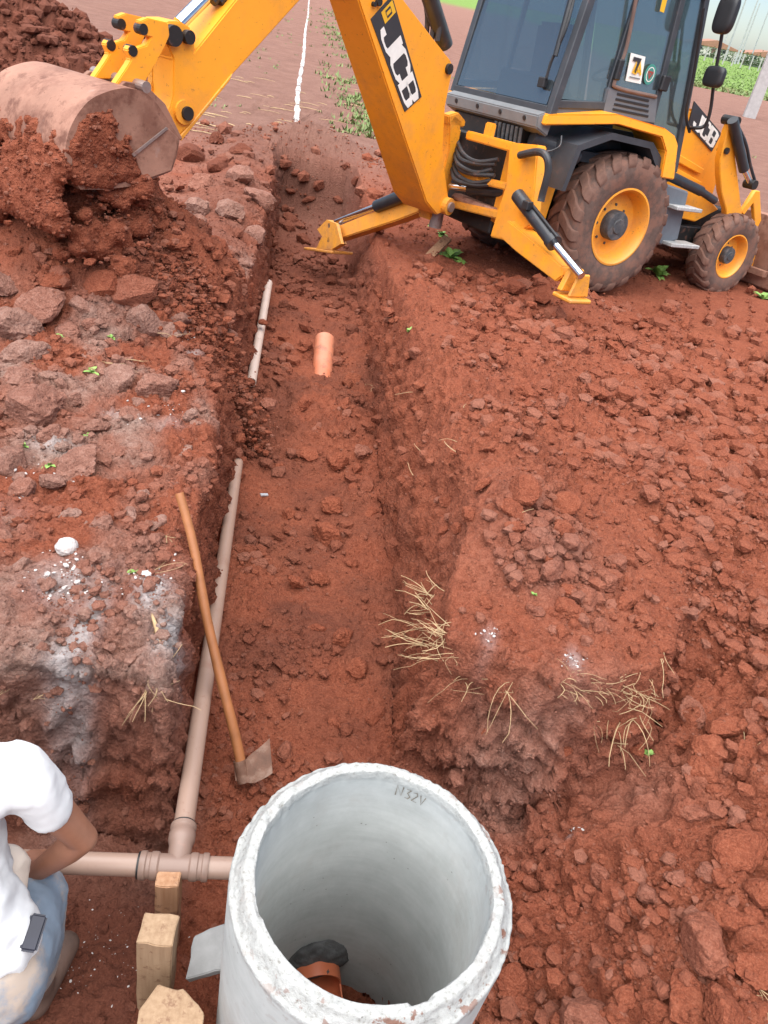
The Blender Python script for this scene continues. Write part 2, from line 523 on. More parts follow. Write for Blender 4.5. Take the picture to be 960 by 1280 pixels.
def strokes(paths, w, F, lift=0.0):
    """Flat lettering: thick polylines in (u, v), mapped to space by F(u, v)."""
    vs_, fs = [], []
    for path in paths:
        P = [np.array(p, float) for p in path]
        closed = np.allclose(P[0], P[-1])
        n = len(P)
        L, R = [], []
        for i in range(n):
            if closed:
                a, c = P[(i - 1) % (n - 1)] if i > 0 else P[n - 2], P[(i + 1) % (n - 1)] if i < n - 1 else P[1]
            else:
                a, c = P[max(i - 1, 0)], P[min(i + 1, n - 1)]
            d0 = P[i] - a
            d1 = c - P[i]
            if np.linalg.norm(d0) < 1e-9: d0 = d1
            if np.linalg.norm(d1) < 1e-9: d1 = d0
            d0 = d0 / np.linalg.norm(d0)
            d1 = d1 / np.linalg.norm(d1)
            t = d0 + d1
            t = t / (np.linalg.norm(t) + 1e-9)
            nn = np.array([-t[1], t[0]])
            k = 1 / max(0.5, nn @ np.array([-d0[1], d0[0]]))
            L.append(P[i] + nn * w / 2 * k)
            R.append(P[i] - nn * w / 2 * k)
        b = len(vs_)
        for l, r in zip(L, R):
            vs_ += [F(*l), F(*r)]
        for i in range(n - 1):
            fs.append((b + 2 * i, b + 2 * i + 1, b + 2 * i + 3, b + 2 * i + 2))
    return mesh(vs_, fs)

# ------------------------------------------------------------------ vector noise (numpy)
def _hash(i, j, k, s):
    with np.errstate(over='ignore'):
        h = (i.astype(np.uint32) * np.uint32(374761393) + j.astype(np.uint32) * np.uint32(668265263)
             + k.astype(np.uint32) * np.uint32(2246822519) + np.uint32((s * 3266489917) & 0xFFFFFFFF))
        h = (h ^ (h >> np.uint32(15))) * np.uint32(2246822519)
        h = (h ^ (h >> np.uint32(13))) * np.uint32(3266489917)
        h = h ^ (h >> np.uint32(16))
    return h.astype(np.float32) / np.float32(4294967295.0)
def vnoise(P, seed=0):
    F = np.floor(P)
    I = F.astype(np.int64)
    f = (P - F).astype(np.float32)
    u = f * f * f * (f * (f * 6 - 15) + 10)
    r = 0
    for dx in (0, 1):
        wx = u[..., 0] if dx else 1 - u[..., 0]
        for dy in (0, 1):
            wy = u[..., 1] if dy else 1 - u[..., 1]
            for dz in (0, 1):
                wz = u[..., 2] if dz else 1 - u[..., 2]
                r = r + wx * wy * wz * _hash(I[..., 0] + dx, I[..., 1] + dy, I[..., 2] + dz, seed)
    return r * 2 - 1
def fbm(P, oct_=4, seed=0, gain=0.5, ridged=False):
    a, s, r = 1.0, 0.0, 0
    for o in range(oct_):
        n = vnoise(P * (2.03 ** o) + 17.3 * o, seed + o)
        r = r + a * (1 - 2 * np.abs(n) if ridged else n)
        s += a
        a *= gain
    return r / s
def cells(P, seed=0, pres=0.6):
    """Lumps packed in space: 0..1 height of the lump that covers each point."""
    I = np.floor(P).astype(np.int64)
    best = np.zeros(P.shape[:-1], np.float32)
    for dx in (-1, 0, 1):
        for dy in (-1, 0, 1):
            for dz in (-1, 0, 1):
                c = I + np.array([dx, dy, dz])
                a = _hash(c[..., 0], c[..., 1], c[..., 2], seed)
                b = _hash(c[..., 0], c[..., 1], c[..., 2], seed + 1)
                d = _hash(c[..., 0], c[..., 1], c[..., 2], seed + 2)
                e = _hash(c[..., 0], c[..., 1], c[..., 2], seed + 3)
                R = np.where(e < pres, 0.28 + 0.5 * (e / pres) ** 1.5, 0)
                q = ((P[..., 0] - c[..., 0] - a) ** 2 + (P[..., 1] - c[..., 1] - b) ** 2 + (P[..., 2] - c[..., 2] - d) ** 2)
                best = np.maximum(best, np.sqrt(np.maximum(0, R * R - q)).astype(np.float32))
    return best
def ss(a, b, x):
    t = np.clip((np.asarray(x, float) - a) / (b - a), 0, 1)
    return t * t * (3 - 2 * t)

# ------------------------------------------------------------------ the ground with its trench and pit
def tr_mid(y):
    return 0.227 - 0.181 * np.clip(y, -2, 13)
LFy = [0.6, 1.65, 2.2, 2.98, 4.47, 5.82, 8.9, 12.5]
LFx = [-0.43, -0.52, -0.63, -0.78, -1.07, -1.32, -1.89, -2.54]
RFy = [0.6, 2.2, 2.68, 3.34, 4.13, 5.0, 7.08, 9.5, 12.5]
RFx = [0.25, 0.25, 0.21, 0.13, -0.02, -0.15, -0.49, -0.99, -1.6]
LTy = [1.0, 1.6, 1.95, 2.4, 2.75, 3.3, 3.8, 4.5, 5.2, 6.2, 7.5, 10.1, 12.5]
LTx = [-0.5, -0.53, -0.62, -0.71, -0.77, -0.88, -1.08, -1.46, -1.55, -1.50, -1.68, -2.15, -2.75]
RTy = [1.6, 2.0, 2.47, 3.27, 4.6, 6.5, 8.7, 10.5, 12.5]
RTx = [0.31, 0.30, 0.33, 0.37, 0.14, -0.20, -0.66, -1.0, -1.45]
def gnd(x, y):
    """Lie of the land before digging, with the spoil heaped on it."""
    x = np.asarray(x, float)
    y = np.asarray(y, float)
    g = -0.35 * ss(2.5, 8, y)
    g = g + 0.16 * np.exp(-(((x - 0.75) / 0.75) ** 2 + ((y - 5.2) / 2.0) ** 2))          # spoil along the right bank
    g = g + 0.10 * np.exp(-(((x - 0.62) / 0.35) ** 2 + ((y - 2.75) / 0.5) ** 2))
    g = g + 0.10 * ss(1.3, 2.2, x) * ss(4.0, 1.0, y)
    g = g + 0.14 * np.exp(-((x - np.interp(y, RTy, RTx) - 0.20) / 0.24) ** 2) * ss(2.3, 3.0, y) * ss(8.6, 7.2, y)
    g = g + 0.26 * np.exp(-(((x - 1.25) / 0.45) ** 2 + ((y - 7.3) / 0.5) ** 2))           # under the stabiliser foot
    d = np.hypot((x + 2.3) / 1.25, (y - 5.35) / 1.15)
    g = g + 1.02 * np.clip(1 - d, 0, 1) ** 0.9                                             # fresh heap below the bucket
    d = np.hypot((x + 8.2) / 3.0, (y - 14.6) / 2.0)
    g = g + 1.55 * np.clip(1 - d, 0, 1) ** 0.85                                            # old spoil heap
    g = g + 0.16 * np.exp(-(((x + 2.2 + 0.19 * (y - 8)) / 0.35) ** 2)) * ss(6.0, 7.0, y) * ss(13.5, 12, y)
    g = g + 0.30 * np.exp(-(((x + 2.3) / 0.8) ** 2 + ((y - 13.4) / 0.5) ** 2))             # heap that ends the trench
    g = g + 0.012 * np.clip(-x - 4, 0, 60) * ss(12, 40, y)
    return g
def floor_z(y):
    return -0.78 - 0.14 * ss(2.5, 8, y) - 0.28 * ss(8.0, 9.8, y) + 1.05 * ss(12.1, 12.7, y)
def height(x, y):
    G = gnd(x, y)
    F = floor_z(y) + 0.15 * np.exp(-((y - 5.25) / 0.55) ** 2 - ((x + 0.7) / 0.45) ** 2) + 0.05 * np.sin(y * 2.3 + 1.2) * np.sin(y * 0.9 + x * 3) * ss(1.8, 2.6, y)
    lf, lt = np.interp(y, LFy, LFx), np.interp(y, LTy, LTx)
    rf, rt = np.interp(y, RFy, RFx), np.interp(y, RTy, RTx)
    tl = np.clip((lf - x) / np.maximum(lf - lt, 0.09), 0, 1)
    tr = np.clip((x - rf) / np.maximum(rt - rf, 0.09), 0, 1)
    t = np.maximum(tl, tr)
    wide = np.where(tl > tr, np.maximum(lf - lt, 0.09), np.maximum(rt - rf, 0.09))
    kb = ss(0.12, 0.32, wide)
    shp = kb * np.sin(np.clip(t * 1.15, 0, 1) * PI / 2) ** 0.75 + (1 - kb) * t ** 0.8
    bowl = 0.05 * (np.clip((x - 0.5 * (lf + rf)) / (0.5 * (rf - lf)), -1, 1) ** 2)
    ht = F + bowl * (1 - t) + (G - F) * shp
    ht = np.where(y > 12.8, G, np.minimum(ht, G))
    # pit round the ring
    pf = -0.74 + 0.04 * x + 0.42 * ss(0.55, 1.55, x) - 0.02
    yf = 1.57 + 0.05 * np.sin(x * 6) + ss(-0.45, 0.1, x) * 0.42 + 0.08 * ss(0.7, 1.1, x) + 0.45 * ss(1.15, 1.5, x)
    run = 0.13 + 0.45 * ss(1.1, 1.6, x)
    t2 = np.clip((y - yf) / run, 0, 1)
    t3 = np.clip((x - 1.45) / 0.55, 0, 1)
    t4 = np.clip((0.35 - y) / 0.25, 0, 1)
    t5 = np.clip((-2.3 - x) / 0.1, 0, 1)
    tp = np.maximum.reduce([t2 ** 0.85, ss(0, 1, t3) * 0.9, ss(0, 1, t4), t5])
    hp = pf + (G - pf) * tp
    h = np.minimum(ht, hp)
    rr = np.hypot(x - 0.16, y - 1.11)
    return np.where(rr < 0.36, np.minimum(h, -1.13 + (h + 1.13) * ss(0.315, 0.355, rr)), h)      # dug out inside the ring

def build_ground():
    rows = [-400, -120, -40, -12, -5, -2, -1, -0.4, 0.0, 0.25]
    y = 0.4
    while y < 14:
        rows.append(y)
        y += 0.0042 if 1.48 < y < 2.3 else 0.008 if y < 2.2 else 0.0075 + 0.0033 * (y - 2.2) if y < 8 else 0.027 + 0.012 * (y - 8)
    while y < 3000:
        rows.append(y)
        y *= 1.02 if y < 60 else 1.12
    yy = np.array(rows)
    us = list(np.arange(0, 0.22, 0.012))
    u = 0.22
    while u < 0.78:
        us.append(u)
        u += 0.0065
    while u < 2.6:
        us.append(u)
        u += 0.0105
    while u < 400:
        us.append(u)
        u = u * 1.04 + 0.012
    us = np.array(us)
    uu = np.concatenate([-us[:0:-1], us])
    w = np.maximum(1.0, yy / 4.6)[:, None]
    off = np.where(np.abs(uu)[None] < 0.8, uu[None], np.sign(uu)[None] * (0.8 + (np.abs(uu)[None] - 0.8) * w))
    X = tr_mid(yy)[:, None] + off
    Y = np.repeat(yy[:, None], len(uu), 1)
    Z = height(X, Y)
    P = np.stack([X, Y, Z], -1)
    # masks
    lt = np.interp(Y, LTy, LTx)
    rt = np.interp(Y, RTy, RTx)
    rf = np.interp(Y, RFy, RFx)
    lf = np.interp(Y, LFy, LFx)
    G = gnd(X, Y)
    top = ss(0.14, 0.02, G - Z)
    near = ss(16, 11, Y) * ss(-8, -5, X) * ss(9, 6, X)
    left_top = top * ss(0.02, -0.05, X - lt) * ss(7.4, 6.6, Y)
    heap = np.clip(1 - np.hypot((X + 2.3) / 1.25, (Y - 5.35) / 1.15), 0, 1)
    pour = np.exp(-(((X - (-1.25 - 0.35 * (Y - 4.4))) / 0.30) ** 2)) * ss(3.9, 4.3, Y) * ss(6.2, 5.6, Y)
    fresh = np.clip(ss(0.05, 0.3, heap) + pour, 0, 1)
    loose_right = ss(0.0, 0.25, X - rt) * ss(8.6, 7.4, Y) * (0.30 + 0.70 * np.maximum(ss(0.35, 1.15, X - rt), np.maximum(ss(2.4, 1.7, Y), np.exp(-(((X - 0.78) / 0.3) ** 2 + ((Y - 2.75) / 0.4) ** 2)))))
    wallm = ss(0.10, 0.22, G - Z) * ss(0.03, 0.12, Z - floor_z(Y))
    # displacement, along the surface normal
    du = np.gradient(P, axis=1)
    dv = np.gradient(P, axis=0)
    Nn = np.cross(du, dv)
    Nn /= np.linalg.norm(Nn, axis=-1, keepdims=True) + 1e-12
    D = np.zeros_like(Z)
    sel = (Y > 0.2) & (Y < 26) & (X > np.minimum(-1.6, -.85 * Y) - .8) & (X < np.maximum(1.9, .62 * Y) + 2.0)
    Q = P[sel]
    warp = np.stack([fbm(Q * 5 + 31, 2, 91), fbm(Q * 5 + 67, 2, 92), fbm(Q * 5 + 7, 2, 93)], -1)
    nlow = fbm(Q * 2.2, 4, 5)
    nmid = fbm(Q * 9 + warp * 0.6, 4, 15, 0.55)
    nfin = fbm(Q * 34, 3, 25, 0.6)
    rid = fbm(Q * 6.5 + warp * 0.8, 4, 35, 0.55, True)
    w2 = np.stack([fbm(Q * 26 + 31, 2, 191, .6), fbm(Q * 26 + 67, 2, 192, .6), fbm(Q * 26 + 7, 2, 193, .6)], -1)
    c1 = cells(Q * 9 + warp * 0.5 + w2 * 0.45, 51, 0.33) / 9
    c2 = cells(Q * 22 + warp * 0.6 + w2 * 0.75, 61, 0.45) / 22
    c3 = np.zeros(len(Q), np.float32)
    qs = Q[:, 1] < 5.2
    c3[qs] = cells(Q[qs] * 55 + warp[qs] * 0.7 + w2[qs] * 1.2, 71, 0.55) / 55
    s = lambda a: a[sel]
    lr, tp, wl_, fr, nr = s(loose_right), s(top), s(wallm), s(fresh), s(near)
    pitm = 1 - tp
    d = (0.036 + 0.03 * (1 - tp) * (1 - wl_)) * nlow + 0.030 * nmid + 0.014 * nfin
    patch = ss(-0.25, 0.25, fbm(Q * 1.7 + 9, 3, 77))
    lump = (0.25 + 0.75 * patch)
    amt1 = 0.62 * lr + 0.38 * tp + 0.22 * (1 - tp) + 0.3 * fr
    d = d + c1 * amt1 * lump * 0.95 + c2 * (0.35 + 0.65 * lr + 0.45 * tp) * lump * 1.1 + c3 * 1.1 * (0.4 + 0.6 * lump)
    # cracked vertical cut faces: ledges and torn hollows
    d = d + wl_ * (0.035 * rid + 0.015 * fbm(np.stack([Q[:, 0] * 4, Q[:, 1] * 4, Q[:, 2] * 16], -1) + warp, 3, 85))
    # crusted plates on the left bank: flat tops and sharp cracks
    lt_ = s(left_top) * (1 - fr)
    d = d + lt_ * (0.028 * np.clip(rid * 2.2, -1, 0.35) + 0.02 * np.round(nmid * 3) / 3)
    fade = 0.25 + 0.75 * ss(19, 16, Q[:, 1]) * ss(-13, -11, Q[:, 0])
    far_smooth = ss(7.5, 10, Q[:, 1]) * ss(0.2, 0.6, np.abs(Q[:, 0] + 1.9 + 0.18 * (Q[:, 1] - 9)) - 0.5) * ss(0.3, 0.05, s(Z) - s(-0.35 + 0 * Z))
    pl = np.clip(1 - np.hypot((Q[:, 0] + 8.2) / 3.0, (Q[:, 1] - 14.6) / 2.0), 0, 1)
    d = d + ss(.02, .2, pl) * (0.10 * nmid + .05 * rid + .22 * fbm(Q * 2.2 + 5, 3, 44))
    # torn faces of the cut banks
    d = d + wl_ * (0.9 * cells(Q * np.array([13, 13, 17]) + warp * .9, 81, .6) / 13 - .02)
    D[sel] = d * fade * (1 - 0.72 * far_smooth)
    P = P + Nn * D[..., None]
    nr_, nc = X.shape
    idx = np.arange(nr_ * nc).reshape(nr_, nc)
    quads = np.stack([idx[:-1, :-1], idx[:-1, 1:], idx[1:, 1:], idx[1:, :-1]], -1).reshape(-1, 4)
    me = bpy.data.meshes.new('ground')
    me.vertices.add(nr_ * nc)
    me.vertices.foreach_set('co', P.astype(np.float32).ravel())
    me.loops.add(quads.size)
    me.loops.foreach_set('vertex_index', quads.astype(np.int32).ravel())
    me.polygons.add(len(quads))
    me.polygons.foreach_set('loop_start', np.arange(0, quads.size, 4, dtype=np.int32))
    me.polygons.foreach_set('loop_total', np.full(len(quads), 4, np.int32))
    me.update(calc_edges=True)
    me.shade_smooth()
    # soil kinds (weathered crust, lime spills, darker soil in the cuts and on the heaps, far bare field, grass)
    def put(name, a):
        at_ = me.attributes.new(name, 'FLOAT', 'POINT')
        at_.data.foreach_set('value', np.clip(a, 0, 1).astype(np.float32).ravel())
    pn = np.zeros_like(Z)
    pn[sel] = fbm(Q * 3.1 + 40, 4, 101)
    crust = left_top * np.clip(0.32 + 1.4 * pn, 0, 1) * (1 - fresh)
    blockf = np.exp(-(((X - 0.75) / 0.5) ** 2) - ((Y - 2.0) / 0.16) ** 2)
    lface = ss(-0.4, -0.55, X) * ss(2.0, 1.7, Y) * ss(1.3, 1.5, Y)
    crust = np.maximum(crust, 0.55 * blockf * (0.6 + pn))
    crust = np.maximum(crust, 0.5 * lface * (0.6 + pn))
    crust = np.maximum(crust, 0.45 * np.exp(-(((X - 0.72) / 0.26) ** 2) - ((Y - 2.75) / 0.4) ** 2) * (0.6 + pn))
    crust = np.maximum(crust, 0.3 * ss(6.3, 7.2, Y) * ss(0.1, -0.1, X - lt) * near * (0.7 + pn))
    far = np.maximum(ss(10, 14, Y), np.maximum(ss(4.0, 6.5, X) * ss(5, 7, Y), ss(-4.2, -5.6, X) * ss(7, 9, Y)))
    pile = np.clip(1 - np.hypot((X + 8.2) / 3.0, (Y - 14.6) / 2.0), 0, 1)
    far = far * (1 - ss(0.02, 0.2, pile))
    dark_soil = 0.75 * ss(0.02, 0.2, pile)
    dark_soil = np.maximum(dark_soil, ss(-0.35, -0.5, X) * ss(1.62, 1.45, Y) * ss(-0.35, -0.55, Z) * 0.75)
    dark_soil = np.maximum(dark_soil, 0.6 * ss(6.5, 9.0, Y) * ss(0.05, 0.2, G - Z))
    dark_soil = np.maximum(dark_soil, 0.40 * ss(6.3, 7.4, Y) * ss(13.6, 13.0, Y) * np.exp(-((X - lt + .5) / .6) ** 2))
    dark_soil = np.maximum(dark_soil, 0.45 * np.exp(-(((X + 2.3) / 0.9) ** 2 + ((Y - 12.7) / 0.7) ** 2)))
    dark_soil = np.maximum(dark_soil, ss(0.25, 0.5, G - Z) * ss(1.9, 2.4, Y) * np.clip(0.26 + 0.7 * pn, 0, .6))  # darker on the trench floor, by depth below the bank
    dark_soil = np.maximum(dark_soil, ss(0.12, 0.3, G - Z) * ss(0.05, -0.05, X - lf) * 0.38)  # darker down the left trench wall
    dark_soil = np.maximum(dark_soil, np.clip(0.05 + 0.8 * fresh * pn, 0, .5))
    lime = np.zeros_like(Z)
    for (px, py, rx, ry, z, a) in ((80, 725, .10, .10, .03, .9), (100, 780, .05, .20, .03, 1.5), (92, 850, .05, .06, -.05, 1.1), (190, 745, .06, .09, .0, 1.3), (210, 800, .04, .10, -.02, .9), (70, 555, .12, .06, .0, .55), (215, 535, .08, .06, 0, .5),
                                   (150, 520, .1, .05, 0, .5), (612, 795, .03, .06, .05, .9), (715, 828, .03, .05, .02, 1.0), (720, 1035, .015, .012, -.5, 1), (240, 425, .06, .05, 0, .6), (20, 640, .1, .1, 0, .4)):
        c = at(px, py, z)
        lime = np.maximum(lime, a * np.exp(-(((X - c[0]) / rx) ** 2 + ((Y - c[1]) / ry) ** 2)) * (0.75 + 1.1 * pn))
    green = ss(0.0, 1.0, (Y - 60 - 0.0 * X) / 6) * ss(9, 13, X) + ss(180, 260, Y) + ss(40, 70, np.abs(X)) * ss(30, 60, Y)
    put('crust', crust); put('far', far); put('dark_soil', dark_soil); put('lime', lime); put('green', green)
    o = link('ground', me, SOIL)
    tag(o, 'red clay ground with an open trench and a dug pit', kind='structure')
    return o, P, Nn, dict(pile=pile, dark_soil=dark_soil, fresh=fresh, lr=loose_right, top=top, left=left_top, wall=wallm, crust=crust)
ground, GP, GN, GM = build_ground()

# lookup of the finished surface
from mathutils.bvhtree import BVHTree
_flat = GP.reshape(-1, 3)
def gz(x, y):
    """height of the finished ground (nearest grid row/column)."""
    r = int(np.clip(np.searchsorted(GP[:, GP.shape[1] // 2, 1], y), 1, GP.shape[0] - 2))
    c = int(np.argmin((GP[r, :, 0] - x) ** 2))
    return float(GP[r, c, 2])


# ------------------------------------------------------------------ concrete ring in the pit
def build_ring():
    cx, cy, zt, zb, ri, ro = 0.16, 1.11, 0.15, -1.15, 0.300, 0.366
    root = empty('concrete_ring', (cx, cy, zb))
    tag(root, 'open concrete well ring standing in the pit, its chipped rim facing up', 'concrete ring')
    H = zt - zb
    seg = 300
    prof = []
    for z in np.linspace(0, H - 0.062, 60): prof.append((ro, z, 0))
    for t in np.linspace(0, 1, 7)[1:]: prof.append((ro - 0.010 * t * t, H - 0.062 + 0.022 * (1 - (1 - t) ** 2) ** 0.5, 0.6 + 0.4 * t))
    for t in np.linspace(0, 1, 14)[1:-1]: prof.append((ro - 0.010 + (ri + 0.006 - ro + 0.010) * t, H - 0.040 * (1 - min(1.0, t * 1.9)) ** 0.8, 1))
    for t in np.linspace(0, 1, 6): prof.append((ri + 0.006 - 0.006 * t, H - 0.022 * t * t, 1 - 0.5 * t * t))
    for z in np.linspace(H - 0.035, 0, 50): prof.append((ri, z, 0))
    pr = np.array(prof)
    a = np.linspace(0, 2 * PI, seg, endpoint=False)
    A, _ = np.meshgrid(a, np.arange(len(pr)), indexing='ij')
    R = np.repeat(pr[None, :, 0], seg, 0)
    Z = np.repeat(pr[None, :, 1], seg, 0)
    rim = np.repeat(pr[None, :, 2], seg, 0)
    P = np.stack([R * np.cos(A), R * np.sin(A), Z], -1)
    # chipped, hand-cast rim
    n1 = fbm(P * 18, 4, 7, 0.6)
    n2 = fbm(P * 70, 3, 8, 0.6)
    chip = np.clip(fbm(np.stack([np.cos(A) * 4.5, np.sin(A) * 4.5, 0 * A + 3], -1), 4, 12) * 2.2 - 0.35, 0, 1)
    edge = np.clip(1 - np.abs(Z - H + .02) / 0.06, 0, 1)
    outer = R > (ri + ro) / 2 + 0.012
    inner = R < ri + 0.012
    P[..., 2] += rim * (0.007 * n1 + 0.004 * n2) - edge * chip * 0.03 * (outer | inner)
    rr = 0.010 * chip * edge * (inner.astype(float) - outer) + edge * (0.0045 * n1 + 0.0025 * n2) + 0.0008 * n2
    rr += 0.004 * fbm(np.stack([np.cos(A) * 1.5, np.sin(A) * 1.5, Z * 2], -1), 2, 3)
    P[..., 0] += np.cos(A) * rr
    P[..., 1] += np.sin(A) * rr
    n = len(pr)
    idx = np.arange(seg * n).reshape(seg, n)
    nx = np.roll(idx, -1, 0)
    q = np.stack([idx[:, :-1], nx[:, :-1], nx[:, 1:], idx[:, 1:]], -1).reshape(-1, 4)
    me = bpy.data.meshes.new('wall')
    me.from_pydata(P.reshape(-1, 3).tolist(), [], q.tolist())
    me.update()
    me.shade_smooth()
    at_ = me.attributes.new('rim', 'FLOAT', 'POINT')
    at_.data.foreach_set('value', np.clip(rim, 0, 1).astype(np.float32).ravel())
    mud = (np.clip(np.cos(A + 0.6) * 0.8 + 0.45, 0.2, 1)) * (0.3 + 0.7 * edge) * np.where(R > ri + 0.02, 1.0, 0.25)
    at_ = me.attributes.new('mud', 'FLOAT', 'POINT')
    at_.data.foreach_set('value', np.clip(mud, 0, 1).astype(np.float32).ravel())
    link('wall', me, 'ring_concrete', root)
    # hand lettering on the far inside wall, just under the rim
    def F(u, v):
        d = at(495 + u * 38, 990 + u * 10, 0.10) - np.array([cx, cy, 0])
        an = math.atan2(d[1], d[0])
        r = ri - 0.004
        return (r * math.cos(an), r * math.sin(an), H - 0.075 + v * 0.045)
    lets = [[(0, 0), (0, 1), (.18, .1), (.2, 1)], [(.3, .95), (.46, .95), (.36, .55), (.47, .3), (.4, .02), (.3, .08)],
            [(.54, .85), (.66, .95), (.7, .7), (.54, .05), (.72, .05)], [(.8, .95), (.88, .05), (.99, .95)]]
    link('hand_lettering', strokes(lets, 0.042, F), 'marker_stain', root)
    # mortar collar round the outlet pipe (low on the wall, trench side)
    ang = math.atan2(1.40 - cy, 0.071 - cx)
    bm = bmesh.new()
    bmesh.ops.create_icosphere(bm, subdivisions=5, radius=1)
    pz = 0.20
    kk = 1 + 0.16 * fbm(np.array([list(v.co) for v in bm.verts]) * 2.5, 4, 31)
    for v, k in zip(bm.verts, kk):
        c = v.co * float(k)
        v.co = Vector((c.x * 0.05, c.y * 0.125, c.z * 0.12))
    M_ = Matrix.Rotation(ang, 4, 'Z')
    for v in bm.verts:
        v.co = M_ @ v.co + Vector((0.300 * math.cos(ang), 0.300 * math.sin(ang), pz + 0.02))
    link('mortar_collar', bm_mesh(bm), 'mortar', root, True)
    # outlet pipe: a thing of its own, stuck through the ring wall
    o = empty('orange_outlet_pipe', (cx + 0.17 * math.cos(ang), cy + 0.17 * math.sin(ang), zb + pz - 0.02))
    tag(o, 'short orange plastic pipe stub poking through the wall inside the concrete ring', 'pipe')
    pm = lathe([(0.0, 0.30), (0.084, 0.30), (0.089, 0.29), (0.089, 0.002), (0.0885, 0.0), (0.0835, 0.0), (0.083, 0.002), (0.083, 0.295), (0, 0.295)], 64, 'z')
    pm.transform(Matrix.Translation((0, 0, 0.045)))
    T_ = Matrix.Rotation(ang, 4, 'Z') @ Matrix.Rotation(PI / 2, 4, 'Y')
    pm.transform(T_)
    link('pipe_wall', smooth_by_angle(pm), 'pvc_orange', o)
    # beyond the ring wall only the lower half goes on, as an open channel
    vs_, fs = [], []
    K = 28
    for i, zz in enumerate((-0.40, 0.045)):
        for rad in (0.089, 0.083):
            for k in range(K + 1):
                a = PI * k / K - PI / 2
                vs_.append((rad * math.cos(a), rad * math.sin(a), zz))
    n_ = K + 1
    for k in range(K):
        fs += [(k, k + 1, 2 * n_ + k + 1, 2 * n_ + k), (n_ + k + 1, n_ + k, 3 * n_ + k, 3 * n_ + k + 1), (k + 1, k, n_ + k, n_ + k + 1)]
    for k in (0, K):
        fs.append((k, 2 * n_ + k, 3 * n_ + k, n_ + k))
    hm = mesh(vs_, fs)
    hm.transform(T_)
    link('open_channel', smooth_by_angle(hm), 'pvc_orange', o)
    # little splash of mortar on the pipe
    sp = bmesh.new()
    bmesh.ops.create_icosphere(sp, subdivisions=3, radius=1)
    for v in sp.verts:
        v.co = Vector((v.co.x * 0.009, v.co.y * 0.006, v.co.z * 0.003)) * (1 + 0.3 * math.sin(v.co.x * 7 + v.co.y * 5))
    sm = bm_mesh(sp)
    sm.transform(Matrix.Rotation(ang, 4, 'Z') @ Matrix.Translation((0.055, -0.03, 0.082)))
    link('mortar_splash', sm, 'mortar', o, True)
build_ring()

# ------------------------------------------------------------------ brown pipes, tee and supports
def pipe(name, a, b, r, mat, label, cat='pipe', bend=None, hollow=True, group=None):
    a, b = V(a), V(b)
    o = empty(name, a)
    tag(o, label, cat, group)
    L = (b - a).length
    prof = [(r * 0.9, 0.0), (r, 0.0), (r, L), (r * 0.9, L), (r * 0.9, L - 0.12), (0.0, L - 0.12)]
    prof = [(0.0, 0.12), (r * 0.9, 0.12)] + prof
    nz = max(2, int(L / 0.15))
    body = [(r, L * k / nz) for k in range(1, nz)]
    prof = prof[:4] + body + prof[4:]
    me = lathe(prof, 40, 'z')
    q = (b - a).to_track_quat('Z', 'Y').to_matrix().to_4x4()
    for v in me.vertices:
        t = v.co.z / L
        if bend:
            v.co.z += 0
            off = 4 * t * (1 - t)
            v.co.x += bend[0] * off
            v.co.y += bend[1] * off
    me.transform(q)
    link('pipe_wall', smooth_by_angle(me), mat, o)
    return o
tee = at(222, 1083, -0.42)
ax_h = V(at(300, 1093, -0.42) - at(20, 1084, -0.42)).normalized()
pr_ = 0.0345
long_a = at(224, 1042, -0.45)
long_b = at(297, 578, -0.68)
ax_l = V(long_b - long_a).normalized()
long_a = V(tee) + ax_l * 0.13 + Vector((0, 0, 0.0))
pipe('brown_pipe', long_a, long_b, pr_, 'pvc_brown', 'long brown plastic pipe running along the left trench wall from the tee')
hl = V(tee) - ax_h * 0.112
pipe('brown_pipe', hl, V(tee) - ax_h * 1.35, pr_, 'pvc_brown', 'brown plastic pipe lying level behind the crouching worker')
pipe('brown_pipe', V(tee) + ax_h * 0.075, V(tee) + ax_h * 0.26, pr_, 'pvc_brown', 'short brown plastic pipe between the tee and the concrete ring')
pipe('pale_pipe', at(314, 478, -0.70), at(336, 354, -0.73), 0.038, 'pvc_pale', 'pale pinkish pipe lying far up the trench by the left wall')

def build_tee():
    o = empty('pipe_tee', V(tee))
    tag(o, 'brown plastic pipe tee resting on wooden blocks beside the concrete ring', 'pipe fitting')
    def along(axis, prof, name, mat):
        me = lathe(prof, 44, 'z')
        me.transform(axis.to_track_quat('Z', 'Y').to_matrix().to_4x4())
        link(name, smooth_by_angle(me), mat, o)
    r = pr_ * 1.09
    along(ax_h, [(0, -.07), (r, -.07), (r, 0.07), (0, .07)], 'run_body', 'pvc_fitting')
    for sgn in (-1, 1):
        d = ax_h * sgn
        p = [(r * .98, .055), (r * 1.14, .062), (r * 1.16, .072), (r * 1.14, .082), (r * 1.05, .086), (r * 1.05, .096), (r * 1.17, .1), (r * 1.17, .113), (r * 1.12, .118), (pr_ * 0.9, .118)]
        if sgn > 0:
            p = [(a_, b_ - 0.02) for a_, b_ in p]
        along(d, p, 'socket', 'pvc_fitting')
    along(-ax_h, [(pr_ * .95, .117), (r * 1.09, .1185), (r * 1.09, .124), (pr_ * .95, .1255)], 'rubber_seal', 'seal_ring')
    along(ax_l, [(0, 0), (r, 0), (r, .075), (r * 1.14, .09), (r * 1.17, .10), (r * 1.17, .118), (r * 1.08, .124), (r * 1.08, .135), (r * 1.15, .138), (r * 1.15, .150), (pr_ * .9, .152)], 'branch_socket', 'pvc_fitting')
    along(ax_l, [(pr_ * .95, .151), (r * 1.07, .1525), (r * 1.07, .157), (pr_ * .95, .158)], 'rubber_seal', 'seal_ring')
build_tee()

